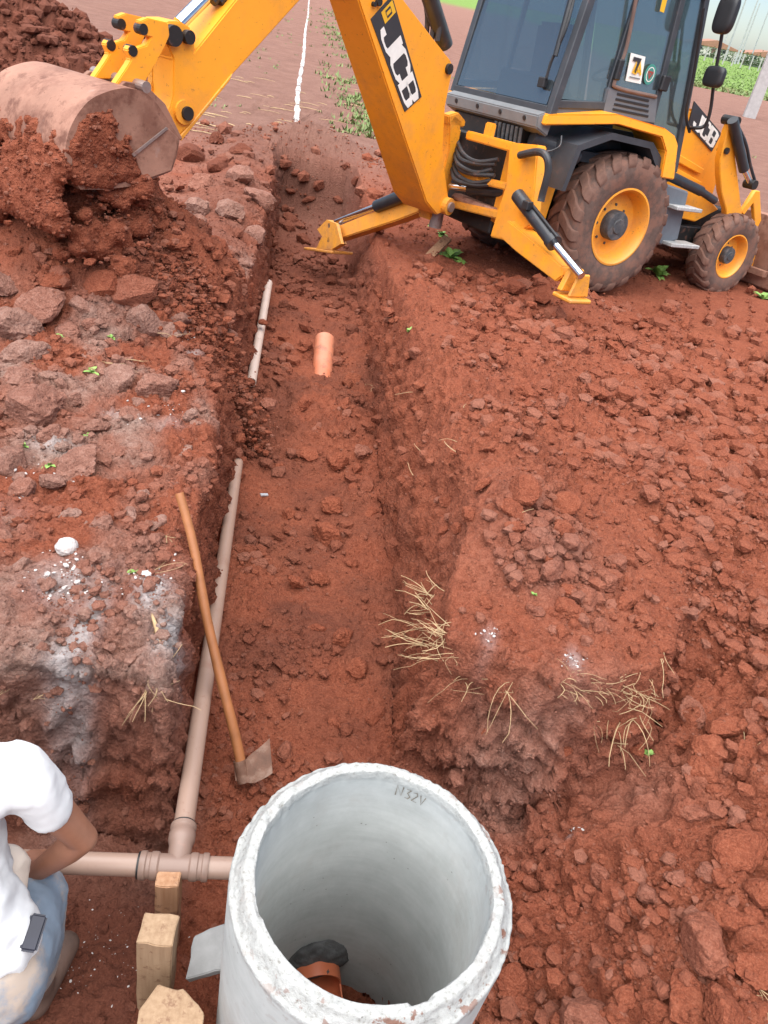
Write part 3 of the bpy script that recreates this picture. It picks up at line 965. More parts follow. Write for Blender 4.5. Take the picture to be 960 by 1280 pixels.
oa, ob = at(401, 490, -0.99), at(406, 424, -0.75)
o = pipe('orange_pipe', oa, ob, 0.088, 'pvc_orange_muddy', 'orange sewer pipe end half buried in loose soil on the trench floor')

def rough_prism(poly, h, seed, amp=0.004, sub=3):
    """block with a slightly hand-sawn, worn surface; poly (x, y) counter-clockwise, height h."""
    bm = bmesh.new()
    a = [bm.verts.new((p[0], p[1], 0)) for p in poly]
    b = [bm.verts.new((p[0], p[1], h)) for p in poly]
    bm.faces.new(list(reversed(a)))
    bm.faces.new(b)
    n = len(poly)
    for i in range(n):
        j = (i + 1) % n
        bm.faces.new([a[i], a[j], b[j], b[i]])
    bmesh.ops.bevel(bm, geom=list(bm.edges), offset=0.003, segments=2, affect='EDGES', clamp_overlap=True)
    bmesh.ops.subdivide_edges(bm, edges=[e for e in bm.edges if e.calc_length() > 0.02], cuts=sub, use_grid_fill=True)
    bmesh.ops.triangulate(bm, faces=bm.faces)
    co = np.array([list(v.co) for v in bm.verts])
    d = np.stack([fbm(co * 30 + seed, 3, seed), fbm(co * 30 + 50 + seed, 3, seed + 1), fbm(co * 30 + 90, 3, seed + 2)], -1) * amp
    for v, k in zip(bm.verts, d):
        v.co += Vector(k)
    return bm_mesh(bm)
def wood(name, px, py, ztop, sx, sy, h, rz, mat, label, cat, poly=None, tilt=(0, 0), amp=0.006):
    p = at(px, py, ztop)
    poly = poly or [(-sx / 2, -sy / 2), (sx / 2, -sy / 2), (sx / 2, sy / 2), (-sx / 2, sy / 2)]
    me = rough_prism(poly, h, random.randint(1, 99), amp)
    o = link(name, me, mat, None, False)
    smooth_by_angle(me, 40)
    o.location = (p[0], p[1], ztop - h)
    o.rotation_euler = (tilt[0], tilt[1], rz)
    return tag(o, label, cat)
wood('wooden_post', 210, 1098, -0.40, .075, .055, 0.42, 0.15, 'brown_wood', 'rough brown wooden post propping the pipe tee from below', 'wood block')
wood('wooden_block', 195, 1153, -0.30, .10, .085, 0.46, 0.12, 'pine_wood', 'pale squared timber block with a dark knot, in front of the post', 'wood block', tilt=(0.04, 0.02))
wood('wooden_offcut', 205, 1248, -0.40, .16, .13, 0.36, 0.3, 'pine_wood', 'lumpy chamfered timber offcut nearest the camera beside the ring', 'wood block',
     poly=[(-.085, -.06), (.03, -.085), (.085, -.05), (.09, .0), (.035, .065), (-.035, .075), (-.085, .025)], tilt=(.12, .06), amp=.009)
o = wood('stone_slab', 256, 1186, -0.48, .2, .16, 0.045, 0.5, 'stone_scrap', 'broken grey slab with a pale top wedged against the ring', 'slab', poly=[(-.06, -.05), (.06, -.07), (.09, .05), (-.01, .055)], tilt=(0.15, -0.3))

# ------------------------------------------------------------------ hoe
def build_hoe():
    top = V(at(225, 616, 0.22))
    eye = V(at(303, 968, -0.70))
    root = empty('hoe', eye)
    tag(root, 'hoe with a long orange-brown wooden handle leaning on the left bank, rusty blade down', 'hoe')
    d = top - eye
    L = d.length
    n = 14
    pts = [d * (k / n) + Vector((0.006 * math.sin(k * 0.7), 0.004 * math.sin(k * 1.1 + 1), 0)) for k in range(n + 1)]
    rad = [0.0215 - 0.004 * (k / n) + (0.0015 if k in (5, 9) else 0) for k in range(n + 1)]
    link('handle', smooth_by_angle(tube(pts, rad, 18), 50), 'wood_handle', root)
    # socket and curved blade
    me = tube([d.normalized() * -0.03, d.normalized() * 0.06], [0.027, 0.025], 16)
    link('socket', smooth_by_angle(me, 50), 'rusty_blade', root)
    right = Vector((0.93, 0.34, 0.12)).normalized()
    up = Vector((-0.25, 0.55, 0.55)).normalized()
    vs_, fs = [], []
    nu, nv = 10, 10
    for side in (0, 1):
        for i in range(nu + 1):
            for j in range(nv + 1):
                u, v = i / nu, j / nv
                wv = 0.045 + 0.055 * min(1, u * 2.2)
                p = right * (u * 0.15 - 0.03) + up * ((v - 0.42) * wv * 1.25 * (0.75 + 0.35 * u) + 0.045 * u * u) + right.cross(up) * (0.02 * math.sin(u * 2.4) + side * 0.004)
                vs_.append(p)
    m_ = (nu + 1) * (nv + 1)
    for i in range(nu):
        for j in range(nv):
            a = i * (nv + 1) + j
            fs.append((a, a + 1, a + nv + 2, a + nv + 1))
            fs.append((m_ + a, m_ + a + nv + 1, m_ + a + nv + 2, m_ + a + 1))
    for i in range(nu):
        for j in (0, nv):
            a = i * (nv + 1) + j
            fs.append((a, a + nv + 1, m_ + a + nv + 1, m_ + a))
    for j in range(nv):
        for i in (0, nu):
            a = i * (nv + 1) + j
            fs.append((a, a + 1, m_ + a + 1, m_ + a))
    me = mesh(vs_, fs)
    b_ = bmesh.new(); b_.from_mesh(me); bmesh.ops.recalc_face_normals(b_, faces=b_.faces); b_.to_mesh(me); b_.free()
    link('blade', smooth_by_angle(me, 50), 'rusty_blade', root)
build_hoe()

# ------------------------------------------------------------------ backhoe loader
MS = 0.933
MO = np.array([1.160, 8.948, -0.350])
MM = np.array([[0.816, 0.576, -0.049], [-0.578, 0.814, -0.056], [0.007, 0.074, 0.997]])
for i in range(3):
    MM[i] /= np.linalg.norm(MM[i])
JCB_ROOT = empty('backhoe_loader')
JCB_ROOT.matrix_world = Matrix([[MM[0][r] * MS, MM[1][r] * MS, MM[2][r] * MS, MO[r]] for r in range(3)] + [[0, 0, 0, 1]])
tag(JCB_ROOT, 'yellow backhoe loader with dark cab working over the trench', 'backhoe loader')
def mp(px, py, axis, val):
    """point of the machine on the plane axis = val, in the machine's own metres."""
    d = MM @ ray(px, py)
    c = (MM @ (CAM - MO)) / MS
    return Vector(c + d * ((val - c[axis]) / d[axis]))
SL = math.radians(20)
PV = np.array([-1.62, 0.0, 0.5])
AA = np.array([-math.cos(SL), -math.sin(SL), 0])
AN = np.array([math.sin(SL), -math.cos(SL), 0])
AU = np.array([0, 0, 1.0])
def arm(v):                       # digging-arm frame (reach, side, up) -> machine
    return Vector(PV + AA * v[0] + AN * v[1] + AU * v[2])
def apx(px, py, nval):            # (reach, up) of a sight line on the arm plane at side offset nval
    d = MM @ ray(px, py)
    c = (MM @ (CAM - MO)) / MS
    t = (nval - (c - PV) @ AN) / (d @ AN)
    p = c + d * t - PV
    return (float(p @ AA), float(p @ AU))
def part(name, me, mat, parent=None, ang=35):
    smooth_by_angle(me, ang)
    return link(name, me, mat, parent or JCB_ROOT)

JJ = [[(.02, .30), (.02, .10), (.08, .02), (.20, .02), (.26, .10), (.26, .98)]]
CC = [[(.62, .72), (.62, .88), (.56, .98), (.42, .98), (.36, .88), (.36, .12), (.42, .02), (.56, .02), (.62, .12), (.62, .28)]]
BB = [[(.72, .02), (.72, .98), (.90, .98), (.97, .90), (.97, .60), (.91, .51), (.97, .42), (.97, .10), (.90, .02), (.72, .02)], [(.72, .51), (.91, .51)]]

def build_wheel(name, x, y, R, W, rimr, side, nl, label=None):
    w = empty(name, (x, y, R), JCB_ROOT)
    if label: w['label'] = label
    s = side
    rc = R * 0.955
    prof = [(rimr, -W * .44), (rimr * 1.12, -W * .48), (rimr + (rc - rimr) * .5, -W * .51), (rc * .93, -W * .485), (rc * .985, -W * .42), (rc, -W * .2), (rc * 1.003, 0),
            (rc, W * .2), (rc * .985, W * .42), (rc * .93, W * .485), (rimr + (rc - rimr) * .5, W * .51), (rimr * 1.12, W * .48), (rimr, W * .44)]
    part('tyre', lathe(prof, 72), 'tyre_rubber', w, 60)
    # chevron lugs
    for sg in (-1, 1):
        bm = bmesh.new()
        path = [(0.03 * W * sg, -0.06, R), (-0.10 * W * sg * -1, 0.02, R), (0.24 * W * sg, 0.06, R * .997), (0.36 * W * sg, 0.145, R * .99), (0.455 * W * sg, 0.19, R * .965), (0.50 * W * sg, 0.205, R * .90), (0.505 * W * sg, 0.215, R * .86)]
        path[0] = (-0.04 * W * sg, -0.05, R)
        path[1] = (0.10 * W * sg, 0.0, R)
        hw = 2 * PI / nl * 0.27
        rings = []
        for k, (yy_, th, rr) in enumerate(path):
            inn = rc * 0.93 if k < 4 else rr * 0.93
            yi = yy_ * 0.93 if k >= 4 else yy_
            ring = []
            for (dth, rad, yv) in ((-hw * 1.25, inn, yi), (-hw, rr, yy_), (hw, rr, yy_), (hw * 1.25, inn, yi)):
                ring.append(bm.verts.new((rad * math.cos(th + dth), yv, rad * math.sin(th + dth))))
            rings.append(ring)
        for a, b in zip(rings, rings[1:]):
            for k in range(4):
                bm.faces.new([a[k], a[(k + 1) % 4], b[(k + 1) % 4], b[k]])
        bm.faces.new(list(reversed(rings[0])))
        bm.faces.new(rings[-1])
        lm = bm_mesh(bm, 0.008)
        smooth_by_angle(lm, 40)
        lm.materials.append(MATS['tyre_lug'])
        for k in range(nl):
            l = link('lug', lm, None, w)
            l.rotation_euler = (0, 2 * PI * (k + (0.5 if sg > 0 else 0)) / nl, 0)
    o_ = W * .40 * s
    rp = [(rimr * 1.03, W * .44 * s), (rimr * 1.04, W * .47 * s), (rimr * .99, W * .475 * s), (rimr * .93, W * .42 * s), (rimr * .90, W * .25 * s), (rimr * .84, W * .10 * s), (rimr * .60, W * .06 * s), (rimr * .42, W * .12 * s), (0, W * .12 * s)]
    part('rim', lathe(rp, 64), 'yellow_paint', w)
    hp = [(rimr * .40, W * .05 * s), (rimr * .40, W * .30 * s), (rimr * .37, W * .36 * s), (rimr * .20, W * .37 * s), (rimr * .18, W * .40 * s), (0, W * .40 * s)]
    part('hub_cap', lathe(hp, 40), 'hub_grey', w)
    bmesh_ = tube([(0, W * .04 * s, 0), (0, W * .11 * s, 0)], rimr * .04, 6)
    bmesh_.materials.append(MATS['hub_grey'])
    for k in range(8):
        a = 2 * PI * k / 8
        link('wheel_bolt', bmesh_, None, w).location = (rimr * .52 * math.cos(a), 0, rimr * .52 * math.sin(a))
    return w
build_wheel('rear_wheel', 0, -0.895, .715, .45, .385, -1, 20)
build_wheel('rear_wheel', 0, 0.895, .715, .45, .385, 1, 20)
build_wheel('front_wheel', 2.17, -0.85, .485, .32, .255, -1, 18)
build_wheel('front_wheel', 2.17, 0.85, .485, .32, .255, 1, 18)

def build_body():
    J = JCB_ROOT
    part('chassis', prism([(-1.25, .55), (2.6, .5), (2.9, .62), (2.9, .92), (.7, 1.0), (-.6, 1.22), (-1.25, 1.22)], -.42, .42, .02), 'black_grease')
    part('rear_axle', tube([(0, -.75, .715), (0, .75, .715)], [.13, .13], 16), 'black_grease')
    part('front_axle', tube([(2.17, -.7, .485), (2.17, .7, .485)], [.09, .09], 16), 'black_grease')
    part('rear_tower', prism([(-1.30, .55), (-.72, .62), (-.68, 1.18), (-.9, 1.30), (-1.30, 1.30)], -.72, -.52, .015), 'yellow_paint')
    part('rear_tower', prism([(-1.30, .55), (-.72, .62), (-.68, 1.18), (-.9, 1.30), (-1.30, 1.30)], .52, .72, .015), 'yellow_paint')
    part('valve_bay', box((-1.18, -.5, 0.95), (-.35, .7, 1.47), .02), 'black_grease')
    part('wheel_arch', prism([(-.95, 1.0), (-.9, 1.42), (-.5, 1.58), (.1, 1.56), (.34, 1.40), (.42, 1.0), (.36, 1.0), (.3, 1.3), (.08, 1.50), (-.48, 1.52), (-.84, 1.38), (-.9, 1.0)], -1.08, -.5), 'cab_dark')
    part('wheel_arch', prism([(-.95, 1.0), (-.9, 1.42), (-.5, 1.58), (.1, 1.56), (.34, 1.40), (.42, 1.0), (.36, 1.0), (.3, 1.3), (.08, 1.50), (-.48, 1.52), (-.84, 1.38), (-.9, 1.0)], .5, 1.08), 'cab_dark')
    part('inner_wing', box((-.95, -.62, .85), (.6, -.5, 1.6)), 'cab_dark')
    poly = [(-1.20, 1.53), (-1.19, 1.625), (-.52, 1.745), (.14, 1.705), (.33, 1.655), (.42, 1.58), (.55, 1.25), (.34, 1.25), (.27, 1.50), (.13, 1.62), (-.50, 1.66)]
    for sg in (-1, 1):
        yo = [-.88, -.88, -1.12, -1.14, -1.13, -1.13, -1.12, -1.12, -1.13, -1.14, -1.12]
        yi = [-.70] * 11
        part('fender', prism(poly, [v * -sg for v in yo] if sg > 0 else yo, [v * -sg for v in yi] if sg > 0 else yi, .012, seg=2), 'yellow_paint', ang=30)
    # hood
    hood = [(.78, .98), (.78, 1.98), (1.22, 1.93), (1.72, 1.80), (1.95, 1.62), (2.05, 1.35), (2.08, .95)]
    h = part('hood', prism(hood, -.5, .5, .035, seg=3), 'yellow_paint')
    link('vent_rib', prism([(1.0, 1.42), (1.62, 1.30), (1.66, 1.36), (1.02, 1.50)], -.56, -.5, .008), 'yellow_paint', h)
    link('vent_rib', prism([(1.05, 1.28), (1.66, 1.16), (1.70, 1.22), (1.07, 1.35)], -.56, -.5, .008), 'yellow_paint', h)
    c = [mp(866, 160, 1, -.515), mp(889, 186, 1, -.515), mp(899, 166, 1, -.515), mp(873, 135, 1, -.515)]
    def Fh(u, v, lift=0):
        p = (c[0] * (1 - u) + c[1] * u) * (1 - v) + (c[3] * (1 - u) + c[2] * u) * v
        return p + Vector((0, -lift, 0))
    pts = [Fh(-.2, -.08), Fh(1.08, -.08), Fh(1.08, 1.08), Fh(-.2, 1.08)]
    dec = link('decal_panel', mesh(pts + [p + Vector((0, .012, 0)) for p in pts], [(0, 1, 2, 3), (7, 6, 5, 4), (0, 4, 5, 1), (1, 5, 6, 2), (2, 6, 7, 3), (3, 7, 4, 0)]), 'decal_dark', h)
    link('decal_lettering', strokes(JJ + CC + BB, .13, lambda u, v: Fh(u, .06 + v * .88, .004)), 'decal_white', h)
    # tank and steps between the wheels
    t = part('side_tank', prism([(.52, 1.20), (1.02, 1.14), (1.12, .62), (.86, .54), (.66, .62)], -.98, -.55, .02), 'cab_grey')
    for (z, x0, x1) in ((.975, .74, 1.16), (.585, .86, 1.34)):
        link('step', box((x0, -1.13, z - .02), (x1, -.90, z + .02), .006), 'step_metal', t)
    part('frame_rail', box((.55, -.62, .50), (2.0, -.48, .72), .01), 'black_grease')
    part('side_plate', prism([(1.0, 1.2), (1.7, 1.12), (2.1, .95), (1.75, .78), (1.25, .82), (1.05, .9)], -.62, -.54, .01), 'yellow_paint')
    part('lift_cylinder', tube([(.72, -.84, 1.27), (1.38, -.84, 1.15)], .055, 16), 'cylinder_black')
    part('lift_rod', tube([(1.36, -.84, 1.155), (1.68, -.84, 1.07)], .042, 14), 'cylinder_black')
    # loader tower, arm, bellcrank and bucket
    tw = [mp(*p, 1, -.78) for p in [(914, 143), (913, 176), (921, 259), (904, 261), (898, 240), (896, 217), (896, 200), (905, 163)]]
    tw = [(p.x, p.z) for p in tw]
    tw2 = tw[:2] + [(2.5, .72), (2.2, .62)] + tw[3:]
    for sg in (-1, 1):
        arm_ = part('loader_arm', prism(tw2, sg * .74, sg * .83, .01), 'yellow_paint')
        link('pivot_pin', tube([(1.50, sg * .70, 1.90), (1.50, sg * .90, 1.90)], .05, 16), 'black_grease', arm_)
        link('pivot_bolt', tube([(1.56, sg * .73, 1.60), (1.56, sg * .86, 1.60)], .035, 12), 'black_grease', arm_)
        part('loader_link', prism([(2.2, .62), (2.5, .72), (3.05, .40), (2.98, .25)], sg * .76, sg * .82, .008), 'yellow_paint')
        a0, a1, a2 = (mp(916, 150, 1, -.88), mp(930, 212, 1, -.88), mp(938, 230, 1, -.88))
        if sg > 0:
            for a_ in (a0, a1, a2): a_.y *= -1
        part('tilt_cylinder', tube([a0, a1], .058, 16), 'cylinder_black')
        part('tilt_rod', tube([a1, a2], .03, 12), 'chrome')
        part('tilt_hose', tube(smooth_path([a0 + Vector((0.05, -.05 * -sg * -1, .03)), (a0 + a1) / 2 + Vector((.09, 0, .05)), a1 + Vector((.08, 0, .06)), a2 + Vector((.05, 0, .05))]), .018, 8), 'hose_rubber')
        part('tilt_joint', tube([a2 + Vector((0, -.07, 0)), a2 + Vector((0, .07, 0))], .055, 14), 'black_grease')
        bc = [(2.38, 1.24), (2.47, 1.24), (2.72, .92), (2.66, .55), (2.56, .55), (2.60, .9), (2.43, 1.10), (2.34, .95), (2.28, .98)]
        part('bellcrank', prism(bc, sg * .76, sg * .82, .008), 'yellow_paint')
    bk = [(2.86, .98), (2.92, 1.0), (2.95, .55), (3.05, .22), (3.3, .10), (3.85, .06), (3.85, .02), (3.2, .03), (2.98, .14), (2.88, .5)]
    b = part('loader_bucket', prism(bk, -1.16, 1.16, .006), 'bucket_steel')
    for sg in (-1, 1):
        link('bucket_cheek', prism([(2.87, .98), (3.1, .95), (3.85, .06), (3.2, .02), (2.98, .14), (2.87, .5)], sg * 1.165, sg * 1.19), 'bucket_steel', b)
    link('cutting_edge', box((3.7, -1.19, .0), (3.98, 1.19, .018)), 'bare_steel', b)
    link('bucket_stiffener', box((2.80, -1.1, .28), (2.88, 1.1, .36), .006), 'bucket_steel', b)
build_body()

def pane(pts, th=0.006):
    pts = [Vector(p) for p in pts]
    n = (pts[1] - pts[0]).cross(pts[2] - pts[0]).normalized() * th
    k = len(pts)
    vs_ = pts + [p + n for p in pts]
    fs = [tuple(range(k)), tuple(reversed(range(k, 2 * k)))] + [(i, (i + 1) % k, (i + 1) % k + k, i + k) for i in range(k)]
    return mesh(vs_, fs)

def rounded(c, sz):
    bm = bmesh.new()
    bmesh.ops.create_icosphere(bm, subdivisions=4, radius=1)
    for v in bm.verts:
        p = [math.copysign(abs(k) ** 0.55, k) for k in v.co]
        v.co = c + Vector((p[0] * sz[0], p[1] * sz[1], p[2] * sz[2]))
    return bm_mesh(bm)

def build_cab():
    bm = bmesh.new()
    def beam(a, b, w, d=None):
        a, b = Vector(a), Vector(b)
        t = (b - a).normalized()
        s = t.cross(Vector((0, 1, 0))).normalized() if abs(t.y) < .9 else Vector((1, 0, 0))
        u = s.cross(t).normalized()
        d = d or w
        q = []
        for p in (a, b):
            q.append([bm.verts.new(p + s * (i * w / 2) + u * (j * d / 2)) for i, j in ((-1, -1), (1, -1), (1, 1), (-1, 1))])
        for k in range(4):
            bm.faces.new([q[0][k], q[0][(k + 1) % 4], q[1][(k + 1) % 4], q[1][k]])
        bm.faces.new(list(reversed(q[0])))
        bm.faces.new(q[1])
    zb, zt = 1.63, 2.95
    rb, rtp = -1.13, -.95
    for sg in (-1, 1):
        y0, y1 = sg * .83, sg * .80
        beam((rb, y0, zb - .05), (rtp, y1, zt), .085)
        beam((-.49, y0, 1.70), (-.42, y1, zt), .05)
        beam((.27, y0, 1.30), (.14, y1, zt), .07)
        beam((.82, y0, 1.30), (.46, y1, zt), .07)
        beam((rb, y0, 1.72), (-.49, y0, 1.79), .07)
        beam((.27, y0, 1.33), (.82, y0, 1.33), .07)
        beam((rtp, y1, zt - .03), (.46, y1, zt - .03), .1)
    beam((rb - .01, -.80, 1.665), (rb - .01, .80, 1.665), .06)
    beam((rtp, -.80, zt - .03), (rtp, .80, zt - .03), .1)
    beam((.46, -.80, zt - .03), (.46, .80, zt - .03), .1)
    beam((.82, -.80, 1.5), (.82, .80, 1.5), .1)
    cab = part('cab', bm_mesh(bm, .006), 'cab_dark')
    L = lambda n, me, m, a=35: (smooth_by_angle(me, a), link(n, me, m, cab))[1]
    L('roof', prism([(-1.12, 2.98), (-1.0, 3.1), (.5, 3.1), (.66, 2.98)], -.86, .86, .03, seg=2), 'sill_grey')
    L('floor_pan', box((-1.0, -.78, 1.26), (.8, .78, 1.36)), 'cab_dark')
    L('rear_sill', prism([(-1.16, 1.645), (-1.26, 1.60), (-1.24, 1.49), (-1.08, 1.43), (-1.05, 1.62)], -.82, .80, .012, seg=2), 'sill_grey')
    for k in range(4):
        y = .58 - k * .40
        L('sill_bolt', tube([(-1.245, y, 1.555), (-1.262, y, 1.552)], .022, 10), 'black_plastic')
    L('lower_panel', prism([(-1.10, 1.60), (-.49, 1.70), (-.49, 1.78), (-1.12, 1.70)], -.845, -.80, .004), 'cab_grey')
    L('door_panel', prism([(.27, 1.28), (.84, 1.28), (.80, 1.43), (.27, 1.43)], -.85, -.80, .006), 'cab_grey')
    L('kick_panel', prism([(.30, 1.22), (.66, 1.14), (.88, 1.24), (.84, 1.32), (.27, 1.32)], -.84, -.70, .006), 'cab_grey')
    v = L('vent_panel', prism([(-.50, 1.70), (.28, 1.72), (.20, 1.96), (-.52, 1.95)], -.865, -.80, .012, seg=2), 'cab_grey')
    for k in range(4):
        z = 1.775 + k * .045
        L('vent_slot', box((-.38, -.872, z - .010), (.14 - k * .02, -.862, z + .012), .003), 'black_plastic')
    # panes
    for sg in (-1, 1):
        y = sg * .832
        L('side_pane', pane([(-1.09, y, 1.77), (-.52, y, 1.81), (-.46, sg * .80, 2.90), (-.93, sg * .80, 2.90)]), 'cab_glass')
        L('door_pane', pane([(-.47, y, 1.97), (.20, y, 1.97), (.11, sg * .80, 2.90), (-.40, sg * .80, 2.90)]), 'cab_glass')
        L('front_side_pane', pane([(.31, y, 1.40), (.78, y, 1.40), (.44, sg * .80, 2.90), (.17, sg * .80, 2.90)]), 'cab_glass')
    L('rear_pane', pane([(-1.145, -.77, 1.70), (-.97, -.75, 2.88), (-.97, .75, 2.88), (-1.145, .77, 1.70)]), 'cab_glass')
    L('windscreen', pane([(.82, -.77, 1.56), (.82, .77, 1.56), (.48, .75, 2.9), (.48, -.75, 2.9)]), 'cab_glass')
    # wiper on the rear pane
    wp = [mp(683, 98, 0, -1.18), mp(690, 75, 0, -1.17), mp(706, 40, 0, -1.14), mp(716, 5, 0, -1.10), mp(722, -25, 0, -1.07)]
    L('wiper_arm', tube(smooth_path(wp), .014, 8), 'black_plastic')
    wb = [mp(694, 70, 0, -1.17), mp(712, 5, 0, -1.12), mp(718, -20, 0, -1.09)]
    L('wiper_blade', tube(wb, .024, 6), 'black_plastic')
    L('wiper_motor', box((-1.19, -.70, 1.83), (-1.14, -.60, 1.92), .01), 'black_plastic')
    # door seal tube, hinge, handle, stickers
    L('door_seal', tube(smooth_path([mp(795, 0, 1, -.87), mp(783, 60, 1, -.87), mp(769, 100, 1, -.87), mp(773, 110, 1, -.87), mp(820, 121, 1, -.87)]), .018, 8), 'seal_brown')
    L('door_hinge', box((.16, -.90, 2.02), (.27, -.85, 2.16), .012), 'black_plastic')
    L('door_handle', box((-.49, -.90, 2.02), (-.42, -.85, 2.20), .012), 'black_plastic')
    q = [mp(782, 101, 1, -.848), mp(801, 105, 1, -.848), mp(807, 71, 1, -.848), mp(789, 66, 1, -.848)]
    st = L('sticker', pane(q, -.004), 'decal_white')
    def Fs(u, v):
        return (q[0] * (1 - u) + q[1] * u) * (1 - v) + (q[3] * (1 - u) + q[2] * u) * v + Vector((0, -.010, 0))
    L('sticker_mark', strokes([[(.18, .82), (.62, .82), (.42, .35)]], .15, Fs), 'decal_dark')
    L('sticker_mark', strokes([[(.30, .32), (.42, .72), (.42, .30)], [(.50, .30), (.68, .72), (.84, .30)], [(.56, .44), (.80, .44)]], .11, Fs), 'decal_yellow')
    L('sticker_mark', strokes([[(.15, .17), (.85, .17)]], .05, Fs), 'sill_grey')
    cc = mp(812, 93, 1, -.848)
    def Fr(u, v):
        return cc + Vector((u, -.010, v))
    disc = [cc + Vector((.075 * math.cos(a), -.004, .09 * math.sin(a))) for a in np.linspace(0, 2 * PI, 28, endpoint=False)]
    L('round_sticker', pane(disc, .004), 'decal_green')
    L('sticker_mark', strokes([[(-.03, .02), (0, -.03), (.03, .02), (-.03, .02)]], .018, Fr), 'decal_red')
    L('sticker_mark', strokes([[(.05 * math.cos(a), .062 * math.sin(a)) for a in np.linspace(0, 2 * PI, 20)]], .008, Fr), 'decal_white')
    q2 = [mp(825, 14, 1, -.848), mp(830, 16, 1, -.848), mp(836, -8, 1, -.848), mp(830, -8, 1, -.848)]
    L('yellow_strip', pane(q2, -.004), 'decal_yellow')
    # mirrors
    pth = [Vector((.83, -.84, 1.75)), mp(868, 160, 1, -1.0), mp(881, 157, 1, -1.08), mp(888, 138, 1, -1.1), mp(893, 100, 1, -1.1), mp(903, 40, 1, -1.1), mp(908, -5, 1, -1.08), Vector((.50, -.84, 2.95))]
    L('mirror_arm', tube(smooth_path(pth), .018, 8), 'black_plastic')
    c1 = mp(908, 18, 1, -1.12)
    L('mirror', rounded(c1, (.05, .115, .165)), 'black_plastic', 60)
    c2 = mp(893, 96, 1, -1.12)
    L('mirror', rounded(c2, (.045, .12, .095)), 'black_plastic', 60)
    L('front_handrail', tube(smooth_path([mp(862, 165, 1, -.9), mp(858, 140, 1, -.93), mp(868, 90, 1, -.93), mp(880, 10, 1, -.93)]), .016, 8), 'black_plastic')
    # inside
    L('seat', prism([(-.55, 1.36), (-.1, 1.36), (-.05, 1.78), (-.42, 1.80), (-.55, 2.42), (-.68, 2.42), (-.62, 1.7)], -.26, .26, .04, seg=2), 'seat_cloth')
    L('steering_column', prism([(.35, 1.36), (.55, 1.36), (.36, 2.08), (.26, 2.05)], -.09, .09, .02), 'seat_cloth')
    w = lathe([(.18 + .018 * math.cos(a), .018 * math.sin(a)) for a in np.linspace(0, 2 * PI, 8, endpoint=False)], 28, 'z', True)
    w.transform(Matrix.Translation((.28, 0, 2.1)) @ Matrix.Rotation(-.5, 4, 'Y'))
    L('steering_wheel', w, 'seat_cloth')
    L('control_box', box((-.95, -.35, 1.36), (-.80, .35, 1.95), .03), 'seat_cloth')
build_cab()

